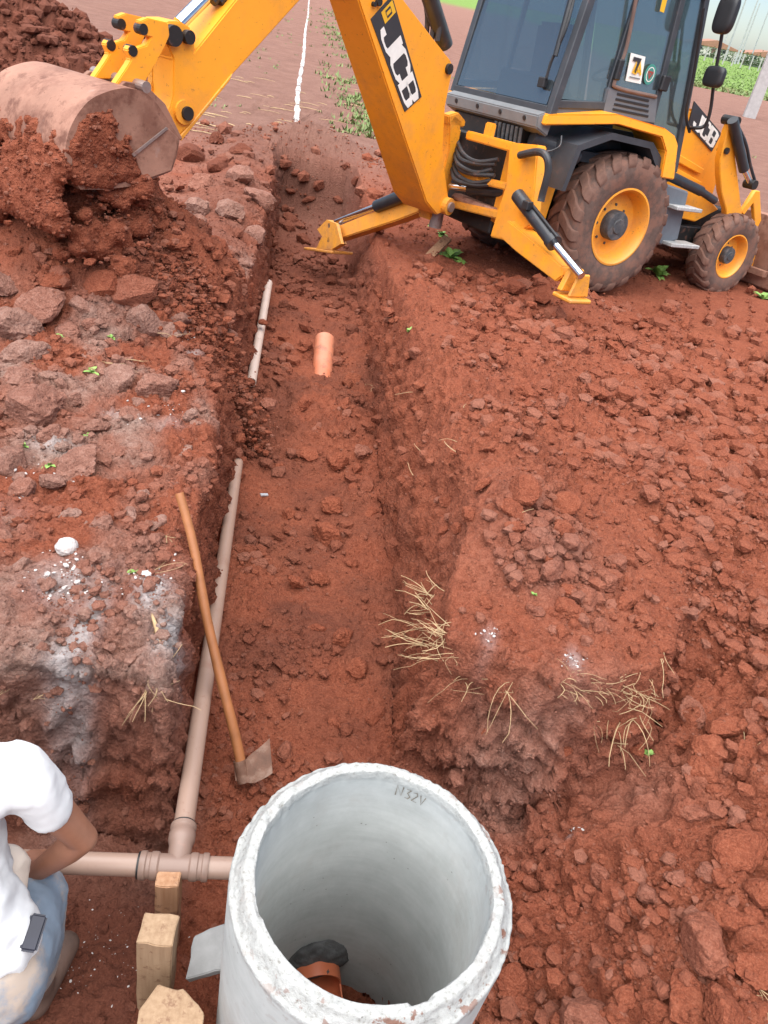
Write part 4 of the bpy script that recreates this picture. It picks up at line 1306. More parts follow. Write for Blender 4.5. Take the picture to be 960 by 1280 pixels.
def build_rear():
    R = lambda n, me, m='yellow_paint', a=35: part(n, me, m, None, a)
    X0, X1 = -1.46, -1.34
    def plate(name, pxs, x0=X0, x1=X1, mat='yellow_paint', bev=.012):
        pts = [mp(px, py, 0, x0) for px, py in pxs]
        bm = bmesh.new()
        a = [bm.verts.new(p) for p in pts]
        b = [bm.verts.new(p + Vector((x1 - x0, 0, 0))) for p in pts]
        bm.faces.new(a)
        bm.faces.new(list(reversed(b)))
        for i in range(len(pts)):
            j = (i + 1) % len(pts)
            bm.faces.new([a[j], a[i], b[i], b[j]])
        return part(name, bm_mesh(bm, bev, 2), mat)
    f = plate('rear_frame', [(637, 178), (672, 181), (668, 235), (662, 282), (634, 301), (612, 296), (622, 262), (632, 232)])
    # frame bars
    plate('frame_bar', [(583, 163), (640, 178), (638, 190), (581, 174)], -1.45, -1.36)
    plate('frame_bar', [(594, 219), (634, 229), (632, 238), (594, 229)], -1.44, -1.36, 'worn_yellow')
    plate('frame_bar', [(563, 250), (626, 264), (622, 274), (562, 259)], -1.45, -1.36, 'worn_yellow')
    plate('frame_bar', [(570, 212), (598, 219), (597, 227), (568, 220)], -1.47, -1.38, 'worn_yellow')
    plate('bracket', [(607, 152), (616, 154), (612, 172), (603, 170)], -1.42, -1.36)
    R('frame_bar', box((-1.45, .25, .45), (-1.34, .98, .62), .012))
    R('frame_bar', box((-1.45, .25, 1.18), (-1.34, .98, 1.30), .012))
    R('frame_post', box((-1.46, .80, .42), (-1.30, 1.04, 1.32), .012))
    R('hose_bay', box((-1.30, -.55, .42), (-1.1, .7, 1.3), .02), 'black_grease')
    # king post: swing casting with upper and lower lugs
    def aprism(name, pts, n0, n1, mat='yellow_paint', bev=.012, parent=None, ang=30):
        return part(name, prism(pts, n0, n1, bev, arm, 2), mat, parent, ang)
    k = aprism('king_post', [(-.16, -.02), (.04, -.10), (.10, .02), (.02, .18), (-.02, .62), (.06, .86), (.0, .94), (-.14, .90), (-.2, .5)], -.20, -.02, 'worn_yellow')
    link('slew_pin', tube([arm((-.02, 0, -.16)), arm((-.02, 0, .16))], .07, 16), 'bare_steel', k)
    aprism('upper_link', [(.06, .84), (.10, .93), (-.06, .97), (-.22, .90), (-.22, .84)], -.12, -.02, 'worn_yellow')
    part('slew_cylinder', tube([(-1.25, -.60, .86), (-1.42, -.2, .80)], .06, 14), 'cylinder_black')
    part('slew_rod', tube([(-1.42, -.22, .80), (-1.50, .02, .77)], .035, 12), 'chrome')
    part('soil_on_frame', box((-1.42, -.62, .62), (-1.2, .1, .70), .03), 'bucket_steel')
    # hoses
    rnd = random.Random(3)
    for i in range(6):
        z = 1.15 - .05 * i
        y1 = -.58 + .03 * (i % 3)
        pts = [(-1.47, .12, z + .06), (-1.52 - .02 * (i % 3), -.12, z - .04), (-1.50, -.36, z - .07 + .03 * (i % 2)), (-1.42, y1, z)]
        part('hose', tube(smooth_path(pts), .021, 8), 'hose_rubber')
    g = [mp(650, 194, 0, -1.50), mp(672, 190, 0, -1.55), mp(683, 196, 0, -1.55), mp(685, 215, 0, -1.52), mp(678, 243, 0, -1.5), mp(676, 252, 0, -1.5)]
    part('hose', tube(smooth_path(g), .034, 10), 'hose_rubber')
    pts = [mp(702, 170, 0, -1.1), mp(700, 182, 0, -1.15), mp(690, 188, 0, -1.2), mp(682, 189, 0, -1.25)]
    part('cable', tube(smooth_path(pts), .008, 6), 'hose_rubber')
    for i in range(7):
        y = -.15 - i * .07
        part('valve_spool', tube([(-1.20, y, 1.28), (-1.22, y, 1.46)], .018, 8), 'hub_grey')
    part('exhaust_duct', tube([(-1.1, -.62, 1.40), (-.6, -.80, 1.30)], .09, 14), 'cab_dark')
    # right stabiliser
    def leg(p0, p1, w0, w1, th, name='stabiliser_leg'):
        p0, p1 = Vector(p0), Vector(p1)
        t = (p1 - p0).normalized()
        xax = Vector((1, 0, 0))
        up = t.cross(xax).normalized()
        if up.z < 0: up = -up
        L_ = (p1 - p0).length
        bm = bmesh.new()
        prof = [(-.05, -w0 * .45), (L_ * .3, -w0 * .5), (L_, -w1 * .5), (L_ + .05, 0), (L_, w1 * .5), (L_ * .3, w0 * .5), (.0, w0 * .5), (-.07, w0 * .2)]
        def T(v):
            return p0 + t * v.x + up * v.z + xax * v.y
        bm_prism(bm, prof, -th / 2, th / 2, T)
        return part(name, bm_mesh(bm, .012, 2), 'yellow_paint', None, 30), t, up
    a0 = mp(640, 288, 0, -1.45); a1 = mp(708, 343, 0, -1.45)
    lg, t, up = leg(a0, a1, .19, .15, .2)
    lg['label'] = 'stabiliser leg planted beside the rear wheel'
    foot = a1 + t * .10
    link('foot_fork', prism([(foot.x - .14, foot.z - .10), (foot.x + .14, foot.z - .10), (foot.x + .08, foot.z + .10), (foot.x - .08, foot.z + .10)], foot.y - .03, foot.y + .03, .01), 'worn_yellow', lg)
    link('foot_fork', prism([(foot.x - .12, foot.z - .12), (foot.x + .12, foot.z - .12), (foot.x + .07, foot.z + .08), (foot.x - .07, foot.z + .08)], foot.y - .13, foot.y - .10, .01), 'worn_yellow', lg)
    link('foot_pad', box((foot.x - .13, foot.y - .18, foot.z - .17), (foot.x + .13, foot.y + .08, foot.z - .13), .012), 'worn_yellow', lg)
    c0 = mp(647, 244, 0, -1.55); c1 = mp(692, 303, 0, -1.55); c2 = mp(727, 345, 0, -1.55)
    part('stabiliser_cylinder', tube([c0, c1], .066, 18), 'cylinder_black')
    part('cylinder_gland', tube([c1 - (c1 - c0).normalized() * .05, c1 + (c1 - c0).normalized() * .02], .075, 18), 'cylinder_black')
    part('stabiliser_rod', tube([c1, c2], .036, 16), 'chrome')
    part('cylinder_port', box(tuple(c0.lerp(c1, .42) + Vector((-.10, -.02, .03))), tuple(c0.lerp(c1, .42) + Vector((-.03, .07, .11))), .008), 'black_plastic')
    part('cylinder_pipe', tube([c0.lerp(c1, .3) + Vector((-.03, -.07, .05)), c1 + Vector((-.03, -.06, .06))], .012, 8), 'black_plastic')
    # left stabiliser, lowered over the trench
    b0 = mp(545, 250, 0, -1.55); b1 = mp(418, 296, 0, -1.86)
    lg, t, up = leg(b0, b1, .20, .15, .18)
    lg['label'] = 'stabiliser leg lowered over the trench'
    foot = mp(408, 300, 0, -1.86)
    e1 = mp(414, 280, 0, -1.86)
    link('foot_fork', pane([mp(400, 287, 0, -1.97), mp(412, 275, 0, -1.97), mp(424, 280, 0, -1.97), mp(430, 305, 0, -1.97), mp(418, 312, 0, -1.97), mp(398, 312, 0, -1.97), mp(406, 296, 0, -1.97)], -.04), 'worn_yellow', lg)
    link('foot_fork', pane([mp(400, 287, 0, -1.77), mp(412, 275, 0, -1.77), mp(424, 280, 0, -1.77), mp(430, 305, 0, -1.77), mp(418, 312, 0, -1.77), mp(398, 312, 0, -1.77), mp(406, 296, 0, -1.77)], .04), 'worn_yellow', lg)
    pd0, pd1 = mp(392, 313, 0, -1.87), mp(428, 318, 0, -1.87)
    link('foot_pad', prism([(-2.02, 0), (-1.72, 0), (-1.72, .035), (-2.02, .035)], pd1.y, pd0.y, .008, lambda v: Vector((v.x, v.y, v.z + pd1.z + (pd0.z - pd1.z) * (v.y - pd1.y) / (pd0.y - pd1.y)))), 'worn_yellow', lg)
    for (px, py) in ((413, 282), (412, 300)):
        c = mp(px, py, 0, -1.99)
        link('pin', tube([c + Vector((-.02, 0, 0)), c + Vector((.2, 0, 0))], .03, 12), 'bare_steel', lg)
    d0, d1, d2 = mp(520, 238, 0, -1.72), mp(471, 258, 0, -1.80), mp(420, 278, 0, -1.86)
    part('stabiliser_cylinder', tube([d0, d1], .07, 18), 'cylinder_black')
    part('stabiliser_rod', tube([d1, d2], .036, 16), 'chrome')
build_rear()

def build_arm():
    def aprism(name, pts, n0, n1, mat='yellow_paint', bev=.012, parent=None, ang=30):
        return part(name, prism(pts, n0, n1, bev, arm, 2), mat, parent, ang)
    NB = .17
    A = lambda *p: [apx(x, y, NB) for x, y in p]
    plate = A((448, 0), (490, 126), (533, 253), (546, 269), (563, 262), (557, 217), (554, 187), (557, 133), (567, 84), (564, 76), (545, 52), (505, 0), (452, -75), (425, -150), (400, -160), (405, -120))
    bm = bmesh.new()
    # box section: wide at the foot, narrower towards the head
    n = len(plate)
    lo, hi = [], []
    for (a_, u_) in plate:
        wdt = np.interp(u_, [0, .8, 2.4], [.46, .40, .30])
        lo.append(NB - wdt)
        hi.append(NB)
    bm_prism(bm, plate, lo, hi, arm)
    boom = part('boom', bm_mesh(bm, .012, 2), 'yellow_paint', None, 30)
    # decal
    c = [apx(463.5, 24, NB + .004), apx(506, 140, NB + .004), apx(527, 121, NB + .004), apx(490, -6, NB + .004)]
    def Fd(u, v, lift=0):
        p = np.array(c[0]) * (1 - u) * (1 - v) + np.array(c[1]) * u * (1 - v) + np.array(c[2]) * u * v + np.array(c[3]) * (1 - u) * v
        return arm((p[0], NB + .006 + lift, p[1]))
    pts = [Fd(0, 0), Fd(1, 0), Fd(1, 1), Fd(0, 1)]
    back = [p - Vector(AN) * .012 for p in pts]
    link('decal_panel', mesh(pts + back, [(0, 1, 2, 3), (7, 6, 5, 4), (0, 4, 5, 1), (1, 5, 6, 2), (2, 6, 7, 3), (3, 7, 4, 0)]), 'decal_dark', boom)
    link('decal_lettering', strokes(JJ + CC + BB, .10, lambda u, v: Fd(.17 + u * .80, .12 + v * .76, .003)), 'decal_white', boom)
    sq = [Fd(.03, .42, .003), Fd(.14, .42, .003), Fd(.14, .95, .003), Fd(.03, .95, .003)]
    link('decal_square', mesh(sq, [(0, 1, 2, 3)]), 'decal_yellow', boom)
    link('square_mark', strokes([[(.06, .58), (.11, .58), (.11, .80), (.06, .80), (.06, .58)]], .018, lambda u, v: Fd(u, v, .005)), 'decal_dark', boom)
    for (px, py, r) in ((560, 86, .045), (472, 2, .03), (466, 5, .018)):
        a_, u_ = apx(px, py, NB)
        link('pin', tube([arm((a_, NB - .05, u_)), arm((a_, NB + .03, u_))], r, 16), 'black_grease', boom)
    a_, u_ = apx(557, 257, NB)
    link('foot_pin', tube([arm((a_, NB - .5, u_)), arm((a_, NB + .06, u_))], .085, 18), 'worn_yellow', boom)
    link('foot_pin_cap', tube([arm((a_, NB + .05, u_)), arm((a_, NB + .085, u_))], .05, 18), 'bare_steel', boom)
    a_, u_ = apx(443, 12, NB - .15)
    # dipper cylinder and hoses lying on the back of the boom
    q0, q1 = apx(548, 58, 0), apx(505, -60, 0)
    part('boom_cylinder', tube([arm((q0[0] - .10, 0, q0[1] + .02)), arm((q1[0] - .12, 0, q1[1] + .05))], .075, 16), 'cylinder_black')
    h0, h1, h2 = apx(541, 50, 0), apx(540, 20, 0), apx(532, -30, 0)
    for k in range(3):
        part('hose', tube(smooth_path([arm((h0[0] - .02, -.1 + .07 * k, h0[1])), arm((h1[0] - .06, -.1 + .07 * k, h1[1])), arm((h2[0] - .06, -.1 + .06 * k, h2[1]))]), .024, 8), 'hose_rubber')
    # dipper
    ND = .13
    B = lambda *p: [apx(x, y, ND) for x, y in p]
    e = apx(425, -150, ND)
    dip = B((244, 64), (295, 0), (340, -60), (415, -165), (445, -150), (430, -75), (376, 0), (290, 95), (240, 155), (222, 172), (206, 147), (213, 135), (217, 120), (217, 74), (207, 50), (203, 34), (210, 27), (226, 27), (240, 36), (244, 50))
    d = aprism('dipper', dip, -ND, ND, 'yellow_paint', .010)
    fl = [apx(222, 172, ND), apx(240, 152, ND), apx(290, 91, ND), apx(286, 101, ND), apx(226, 176, ND)]
    link('bottom_flange', prism(fl, -ND - .02, ND + .012, .004, arm), 'worn_yellow', d)
    for (px, py, r, m) in ((214, 44, .062, 'black_grease'), (233, 46, .042, 'black_grease'), (231, 141, .045, 'black_grease')):
        a_, u_ = apx(px, py, ND)
        link('pin', tube([arm((a_, -ND - .05, u_)), arm((a_, ND + .045, u_))], r, 18), m, d)
    a_, u_ = apx(229, 140, ND)
    link('pin_boss', tube([arm((a_, ND - .02, u_)), arm((a_, ND + .022, u_))], .078, 20), 'yellow_paint', d)
    # bucket cylinder along the dipper
    r0, r1 = apx(224, 30, 0), apx(262, -8, 0)
    dv = np.array(r1) - np.array(r0)
    r2 = np.array(r0) + dv * 4.5
    part('bucket_rod', tube([arm((r0[0], 0, r0[1])), arm((r1[0], 0, r1[1]))], .045, 18), 'chrome')
    part('bucket_cylinder', tube([arm((r1[0], 0, r1[1])), arm((r2[0], 0, r2[1]))], .075, 18), 'cylinder_black')
    for k in range(2):
        g0, g1 = apx(262 + 8 * k, 2, 0), apx(280 + 8 * k, -22, 0)
        part('hose_clip', tube([arm((g0[0], .03, g0[1])), arm((g1[0], .03, g1[1]))], .035, 10), 'black_plastic')
    # tipping links
    for s in (1, -1):
        nv = .16 if s > 0 else -.08
        lk = [apx(*p, .16) for p in [(172, 26), (182, 22), (207, 28), (209, 44), (201, 62), (190, 82), (176, 106), (140, 106), (155, 84), (161, 74), (156, 62), (160, 56), (168, 60), (180, 56), (186, 46), (176, 44)]]
        l = aprism('tipping_link', lk, nv - .03, nv + .03, 'yellow_paint', .006)
        for (px, py) in ((176, 36), (163, 63)):
            a_, u_ = apx(px, py, .16)
            link('link_pin', tube([arm((a_, nv - .035, u_)), arm((a_, nv + .034, u_))], .032, 14), 'black_grease', l)
    gl = [apx(*p, -.10) for p in [(190, 74), (214, 76), (214, 98), (192, 124), (186, 122), (191, 100)]]
    aprism('guide_lever', gl, -.16, -.10, 'worn_yellow', .006)
    # bucket: rounded shell, cheek plates, lip and teeth
    NS, NW = .46, -.52
    sh = [apx(*p, NS) for p in [(98, 236), (84, 212), (79, 190), (83, 165), (94, 142), (110, 124), (128, 115), (146, 110), (160, 110), (176, 114), (190, 125), (203, 143), (222, 172)]]
    cen = np.mean(np.array(sh), 0)
    inn = [tuple(np.array(p) + (cen - np.array(p)) / np.linalg.norm(cen - np.array(p)) * .022) for p in sh]
    sm = smooth_path([(p[0], 0, p[1]) for p in sh], 5)
    smi = smooth_path([(p[0], 0, p[1]) for p in inn], 5)
    prof = [(p.x, p.z) for p in sm] + [(p.x, p.z) for p in reversed(smi)]
    bm = bmesh.new()
    n = len(sm)
    va = [bm.verts.new(arm((p[0], NS, p[1]))) for p in prof]
    vb = [bm.verts.new(arm((p[0], NW, p[1]))) for p in prof]
    m2 = len(prof)
    for i in range(m2):
        j = (i + 1) % m2
        bm.faces.new([va[i], va[j], vb[j], vb[i]])
    for i in range(n - 1):
        bm.faces.new([va[i], va[i + 1], va[m2 - 2 - i], va[m2 - 1 - i]])
        bm.faces.new([vb[i], vb[m2 - 1 - i], vb[m2 - 2 - i], vb[i + 1]])
    bk = part('digging_bucket', bm_mesh(bm), 'bucket_steel', None, 40)
    bk['label'] = 'mud-caked digging bucket tipped over its load'
    cheek = [(p.x, p.z) for p in sm] + [apx(*p, NS) for p in [(218, 195), (212, 213), (185, 224), (160, 232), (128, 236)]]
    link('cheek_plate', prism(cheek, NS, NS + .025, 0, arm), 'bucket_steel', bk)
    link('cheek_plate', prism(cheek, NW - .025, NW, 0, arm), 'bucket_steel', bk)
    wear = [apx(*p, NS + .03) for p in [(140, 150), (158, 112), (176, 116), (190, 126), (203, 144), (208, 158), (168, 196), (150, 186)]]
    link('side_cutter', prism([apx(*p, NS + .03) for p in [(166, 191), (209, 160), (222, 173), (218, 195), (212, 213), (178, 225)]], NS + .025, NS + .045, .004, arm), 'bucket_steel', bk)
    lip = [apx(*p, NS + .05) for p in [(165, 193), (208, 159), (210, 161), (167, 196)]]
    link('weld_edge', prism(lip, NS + .045, NS + .055, 0, arm), 'bare_steel', bk)
    ear = [apx(*p, .16) for p in [(128, 120), (150, 100), (175, 104), (200, 128), (222, 172), (205, 175), (150, 130)]]
    for nv in (-.20, .20):
        link('bucket_ear', prism(ear, nv - .02, nv + .02, .004, arm), 'bucket_steel', bk)
    a_, u_ = apx(172, 106, .2)
    link('bucket_pin', tube([arm((a_, -.3, u_)), arm((a_, .3, u_))], .035, 14), 'bare_steel', bk)
    tl = np.array(apx(212, 213, NS))
    tl2 = np.array(apx(98, 236, NS))
    dv = np.array([.25, -.9])
    for k in range(5):
        nv = NS - .06 - k * .215
        t0 = np.array(apx(98, 236, NS)) + np.array([-.07, .16])
        tooth = [tuple(t0 + np.array(p)) for p in ((-.05, .12), (.03, .12), (.06, -.08), (.045, -.10))]
        link('tooth', prism(tooth, nv - .045, nv + .045, .004, arm), 'bare_steel', bk)
    return bk
build_arm()
#@@PART3
# ------------------------------------------------------------------ soil lumps
def hit(px, py):
    """where the sight line meets the ground."""
    d = ray(px, py)
    t = np.geomspace(0.9, 40, 1300)
    p = CAM + d[None] * t[:, None]
    k = np.argmax(p[:, 2] < height(p[:, 0], p[:, 1]))
    return p[k], float(t[k])
CLODS = []
def make_clods():
    r = np.random.default_rng(5)
    for v in range(14):
        bm = bmesh.new()
        bmesh.ops.create_icosphere(bm, subdivisions=4 if v < 8 else 3, radius=1)
        co = np.array([list(x.co) for x in bm.verts])
        d = co / np.linalg.norm(co, axis=1, keepdims=True)
        n = r.normal(size=(9, 3))
        n /= np.linalg.norm(n, axis=1, keepdims=True)
        dist = r.uniform(.55, .95, 9)
        proj = np.clip(d @ n.T, 1e-3, None)
        rad = np.minimum((dist[None] / proj), 1.15).min(1)
        rad = rad * (1 + .14 * fbm(d * 2.2 + v * 9, 4, v + 200, .6) + .09 * fbm(d * 8 + v, 3, v + 300, .65, True) + .05 * fbm(d * 21 + v, 2, v + 350)) + .10 * np.minimum(cells(d * 3.5 + v * 3, v + 400, .45), .35)
        sc = np.array([1.0, r.uniform(.65, .95), r.uniform(.5, .75)])
        for x, c in zip(bm.verts, d * rad[:, None] * sc):
            x.co = Vector(c)
        me = bm_mesh(bm)
        smooth_by_angle(me, 24)
        me.materials.append(SOIL)
        CLODS.append(me)
make_clods()
def clod(p, s, parent=ground, name='clod', sink=.25, variant=None):
    o = link(name, CLODS[random.randrange(14) if variant is None else variant], None, parent)
    o.location = (p[0], p[1], p[2] + s * (.5 - sink) * .8)
    o.rotation_euler = (random.uniform(-.5, .5), random.uniform(-.5, .5), random.uniform(0, 6.3))
    k = s * .5
    cr = .75 if (p[0] < -.45 and p[2] > -.35 and np.hypot(p[0] + 2.3, p[1] - 5.3) > .9) else .25 if random.random() < .3 else 0.0
    cr *= random.uniform(.5, 1)
    if p[1] > 10: cr = 0.0
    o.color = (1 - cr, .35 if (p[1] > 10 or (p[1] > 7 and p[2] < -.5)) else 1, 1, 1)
    o.scale = (k, k * random.uniform(.85, 1.1), k * random.uniform(.85, 1.2))
    return o
BIG = [(925, 1050, 62), (900, 1140, 44), (872, 1165, 70), (950, 1110, 40), (725, 1258, 62), (860, 1236, 66), (905, 1258, 78), (948, 1205, 50), (752, 1122, 30), (746, 1092, 32), (722, 1108, 24), (770, 1130, 18), (715, 1130, 20),
       (640, 1220, 40), (680, 1150, 26), (665, 1190, 30), (790, 1210, 28), (812, 1110, 32), (845, 1090, 30), (880, 1085, 24), (900, 1090, 26), (930, 1150, 30), (820, 1260, 34), (770, 1265, 30),
       (886, 926, 56), (864, 880, 38), (902, 900, 44), (940, 888, 26), (872, 960, 46), (895, 985, 34), (930, 935, 30), (945, 965, 28), (915, 960, 24), (850, 925, 20), (868, 1010, 36), (905, 1020, 30), (930, 905, 24), (952, 915, 22),
       (690, 710, 34), (650, 692, 24), (660, 716, 26), (705, 757, 36), (735, 745, 28), (780, 745, 34), (720, 776, 24), (745, 780, 26), (700, 786, 22), (660, 672, 30), (640, 655, 26), (770, 700, 30), (700, 662, 30), (655, 610, 46), (600, 602, 24),
       (612, 556, 30), (700, 626, 42), (738, 608, 32), (640, 632, 30), (625, 690, 20), (640, 712, 18), (680, 690, 22), (712, 735, 24), (760, 725, 26), (690, 765, 20), (668, 760, 22), (755, 800, 26), (732, 800, 22), (585, 640, 22),
       (790, 460, 26), (820, 476, 34), (815, 506, 28), (850, 495, 22), (880, 542, 24), (905, 536, 32), (910, 590, 30), (770, 432, 30), (655, 486, 30), (540, 492, 24), (560, 426, 24), (592, 402, 26), (900, 392, 20), (842, 450, 22), (745, 470, 20), (700, 500, 24),
       (805, 540, 26), (850, 560, 24), (940, 520, 26), (930, 560, 24), (950, 610, 30), (870, 610, 26), (660, 400, 20), (620, 440, 20), (730, 400, 20), (805, 405, 20), (690, 440, 18), (545, 385, 20), (520, 440, 18), (570, 520, 20), (945, 660, 34), (895, 650, 22), (840, 640, 26), (800, 600, 24),
       (40, 500, 66), (22, 470, 44), (100, 578, 48), (62, 600, 30), (20, 402, 62), (46, 378, 54), (36, 432, 48), (165, 352, 54), (132, 352, 40), (186, 396, 40), (212, 408, 30), (150, 472, 38), (202, 482, 44), (272, 202, 30), (300, 216, 36), (250, 226, 32), (322, 242, 38), (236, 192, 30),
       (272, 172, 24), (300, 184, 26), (245, 260, 36), (290, 262, 34), (320, 290, 26), (220, 300, 40), (268, 300, 30), (75, 470, 34), (110, 440, 28), (90, 410, 30), (65, 540, 26), (120, 530, 24), (165, 520, 30), (10, 570, 44), (30, 610, 30), (145, 560, 24), (190, 560, 22),
       (230, 560, 24), (90, 640, 24), (130, 655, 26), (160, 640, 22), (120, 690, 24), (165, 700, 22), (30, 700, 26), (195, 650, 24), (180, 620, 20), (215, 600, 22), (235, 520, 26), (5, 350, 40), (70, 345, 30), (100, 380, 26), (205, 350, 30), (225, 395, 28),
       (410, 666, 44), (430, 792, 34), (416, 626, 30), (372, 722, 24), (400, 718, 22), (420, 572, 30), (386, 562, 24), (395, 782, 20), (446, 832, 24), (356, 932, 26), (455, 560, 26), (330, 760, 16), (440, 700, 20), (360, 640, 16), (350, 580, 18), (445, 610, 20), (465, 640, 18),
       (380, 500, 22), (430, 500, 24), (395, 530, 18), (440, 470, 24), (415, 350, 20), (380, 330, 22), (355, 380, 16), (360, 430, 20), (380, 300, 20), (365, 270, 22), (420, 380, 18), (440, 410, 20), (370, 360, 20), (470, 890, 24), (300, 900, 18), (420, 900, 22), (340, 850, 16),
       (370, 215, 13), (400, 228, 15), (430, 206, 12), (385, 246, 15), (422, 246, 14), (362, 238, 12), (445, 225, 12),
       (20, 20, 15), (45, 30, 18), (70, 45, 14), (95, 60, 14), (20, 60, 20), (60, 75, 16), (110, 85, 14), (45, 95, 14), (10, 40, 14), (80, 30, 12), (125, 78, 10)]
def scatter_clods():
    for (px, py, s) in BIG:
        p, t = hit(px, py + s * .28)
        if t > 40: continue
        clod(p, s * t / FPX * (1.25 if px < 240 else 1.08), sink=random.uniform(.30, .46))
    rest = 297 - len(BIG)
    n = 0
    while n < rest:
        if random.random() < .62:
            px, py = random.uniform(520, 960), random.uniform(370, 1270)
        else:
            px, py = random.uniform(0, 330), random.uniform(230, 830)
        if 240 < px < 650 and py > 930: continue
        p, t = hit(px, py)
        if t > 12: continue
        if abs(p[2] - float(gnd(p[0], p[1]))) > .3 and p[0] < .5: continue
        clod(p, random.uniform(13, 26) * t / FPX, sink=.35)
        n += 1
scatter_clods()

def crumbs(name, pts, nrm, size, attrs, label, cat=None, seed=0, small=False):
    """many small lumps as one mesh."""
    r = np.random.default_rng(seed)
    if small:
        base = np.array([[1, 0, 0], [-1, 0, 0], [0, 1, 0], [0, -1, 0], [0, 0, 1], [0, 0, -1.0]])
        fcs = np.array([[0, 2, 4], [2, 1, 4], [1, 3, 4], [3, 0, 4], [2, 0, 5], [1, 2, 5], [3, 1, 5], [0, 3, 5]])
    else:
        bm = bmesh.new()
        bmesh.ops.create_icosphere(bm, subdivisions=1, radius=1)
        base = np.array([list(v.co) for v in bm.verts])
        fcs = np.array([[v.index for v in f.verts] for f in bm.faces])
        bm.free()
    K = 24
    shapes = []
    for k in range(K):
        n = r.normal(size=(7, 3)); n /= np.linalg.norm(n, axis=1, keepdims=True)
        rad = np.minimum(r.uniform(.6, 1, 7)[None] / np.clip(base @ n.T, 1e-3, None), 1.1).min(1)
        q = base * (rad * r.uniform(.85, 1.15, len(base)))[:, None] * np.array([1, r.uniform(.6, 1), r.uniform(.5, .8)])
        ang = r.uniform(0, 2 * PI)
        R_ = np.array([[math.cos(ang), -math.sin(ang), 0], [math.sin(ang), math.cos(ang), 0], [0, 0, 1]])
        shapes.append(q @ R_.T)
    shapes = np.array(shapes)
    n = len(pts)
    sh = shapes[r.integers(0, K, n)]
    V_ = pts[:, None, :] + sh * size[:, None, None] + nrm[:, None, :] * (size * .25)[:, None, None]
    nv = len(base)
    Fc = (fcs[None] + (np.arange(n) * nv)[:, None, None]).reshape(-1, 3)
    me = bpy.data.meshes.new(name)
    me.vertices.add(n * nv)
    me.vertices.foreach_set('co', V_.astype(np.float32).ravel())
    me.loops.add(Fc.size)
    me.loops.foreach_set('vertex_index', Fc.astype(np.int32).ravel())
    me.polygons.add(len(Fc))
    me.polygons.foreach_set('loop_start', np.arange(0, Fc.size, 3, dtype=np.int32))
    me.polygons.foreach_set('loop_total', np.full(len(Fc), 3, np.int32))
    me.update(calc_edges=True)
    me.shade_flat()
    for k, a in attrs.items():
        at_ = me.attributes.new(k, 'FLOAT', 'POINT')
        at_.data.foreach_set('value', np.repeat(a, nv).astype(np.float32))
    o = link(name, me, SOIL)
    tag(o, label, cat, kind='stuff')
    return o
def project(P):
    d = P - CAM
    z = d @ FW
    return 480 + FPX * (d @ XI) / z, 640 + FPX * (d @ YI) / z, z
def scatter_crumbs():
    r = np.random.default_rng(21)
    P = GP.reshape(-1, 3)
    NN = GN.reshape(-1, 3)
    px, py, z = project(P)
    ok = (z > .5) & (px > -160) & (px < 1200) & (py > -40) & (py < 1400) & ((P[:, 1] < 13.5) | ((P[:, 1] < 17) & (P[:, 0] < -5.2))) & (np.hypot(P[:, 0] - .16, P[:, 1] - 1.11) > .40)
    m = {k: v.ravel() for k, v in GM.items()}
    big = fbm(P * 2.6, 4, 555, .6)
    w = .16 + .95 * m['lr'] + 1.1 * m['fresh'] + .38 * m['left'] + .30 * (1 - m['top'])
    w = w + 2.5 * ss(.02, .15, m['pile'])
    w = w * (1 - .55 * m['wall']) * np.clip(.42 + 2.4 * big, .06, 1.8) * ok
    # column spacing is finer along the trench edges: weigh by the ground each vertex stands for
    dx = np.abs(np.gradient(GP[..., 0], axis=1)).ravel()
    dy = np.abs(np.gradient(GP[..., 1], axis=0)).ravel()
    w = w * dx * dy / np.maximum(z, .8) ** 2 * (1 + .0 * z)
    w /= w.sum()
    for (n, small, a, b, e) in ((30000, False, .0016, .0105, 5.0), (95000, True, .0008, .0016, 2.0)):
        ww = w if not small else .5 * w + .5 * (dx * dy / np.maximum(z, .8) ** 2 * ok) / (dx * dy / np.maximum(z, .8) ** 2 * ok).sum()
        i = r.choice(len(P), n, p=ww)
        jit = r.normal(0, .004, (n, 3)) * z[i][:, None] * .5
        u = r.random(n)
        size = z[i] * (a + b * u ** e) * (1 + .45 * m['lr'][i])
        crumbs('soil_crumbs' if not small else 'soil_grains', P[i] + jit, NN[i], size, {'crust': m['crust'][i] * .9, 'dark_soil': m['dark_soil'][i], 'tint': r.random(n) ** 3 * (1 - m['dark_soil'][i])},
               'loose red soil crumbs strewn over the banks and trench' if not small else 'fine red soil grains strewn over the banks and trench', seed=4, small=small)
scatter_crumbs()

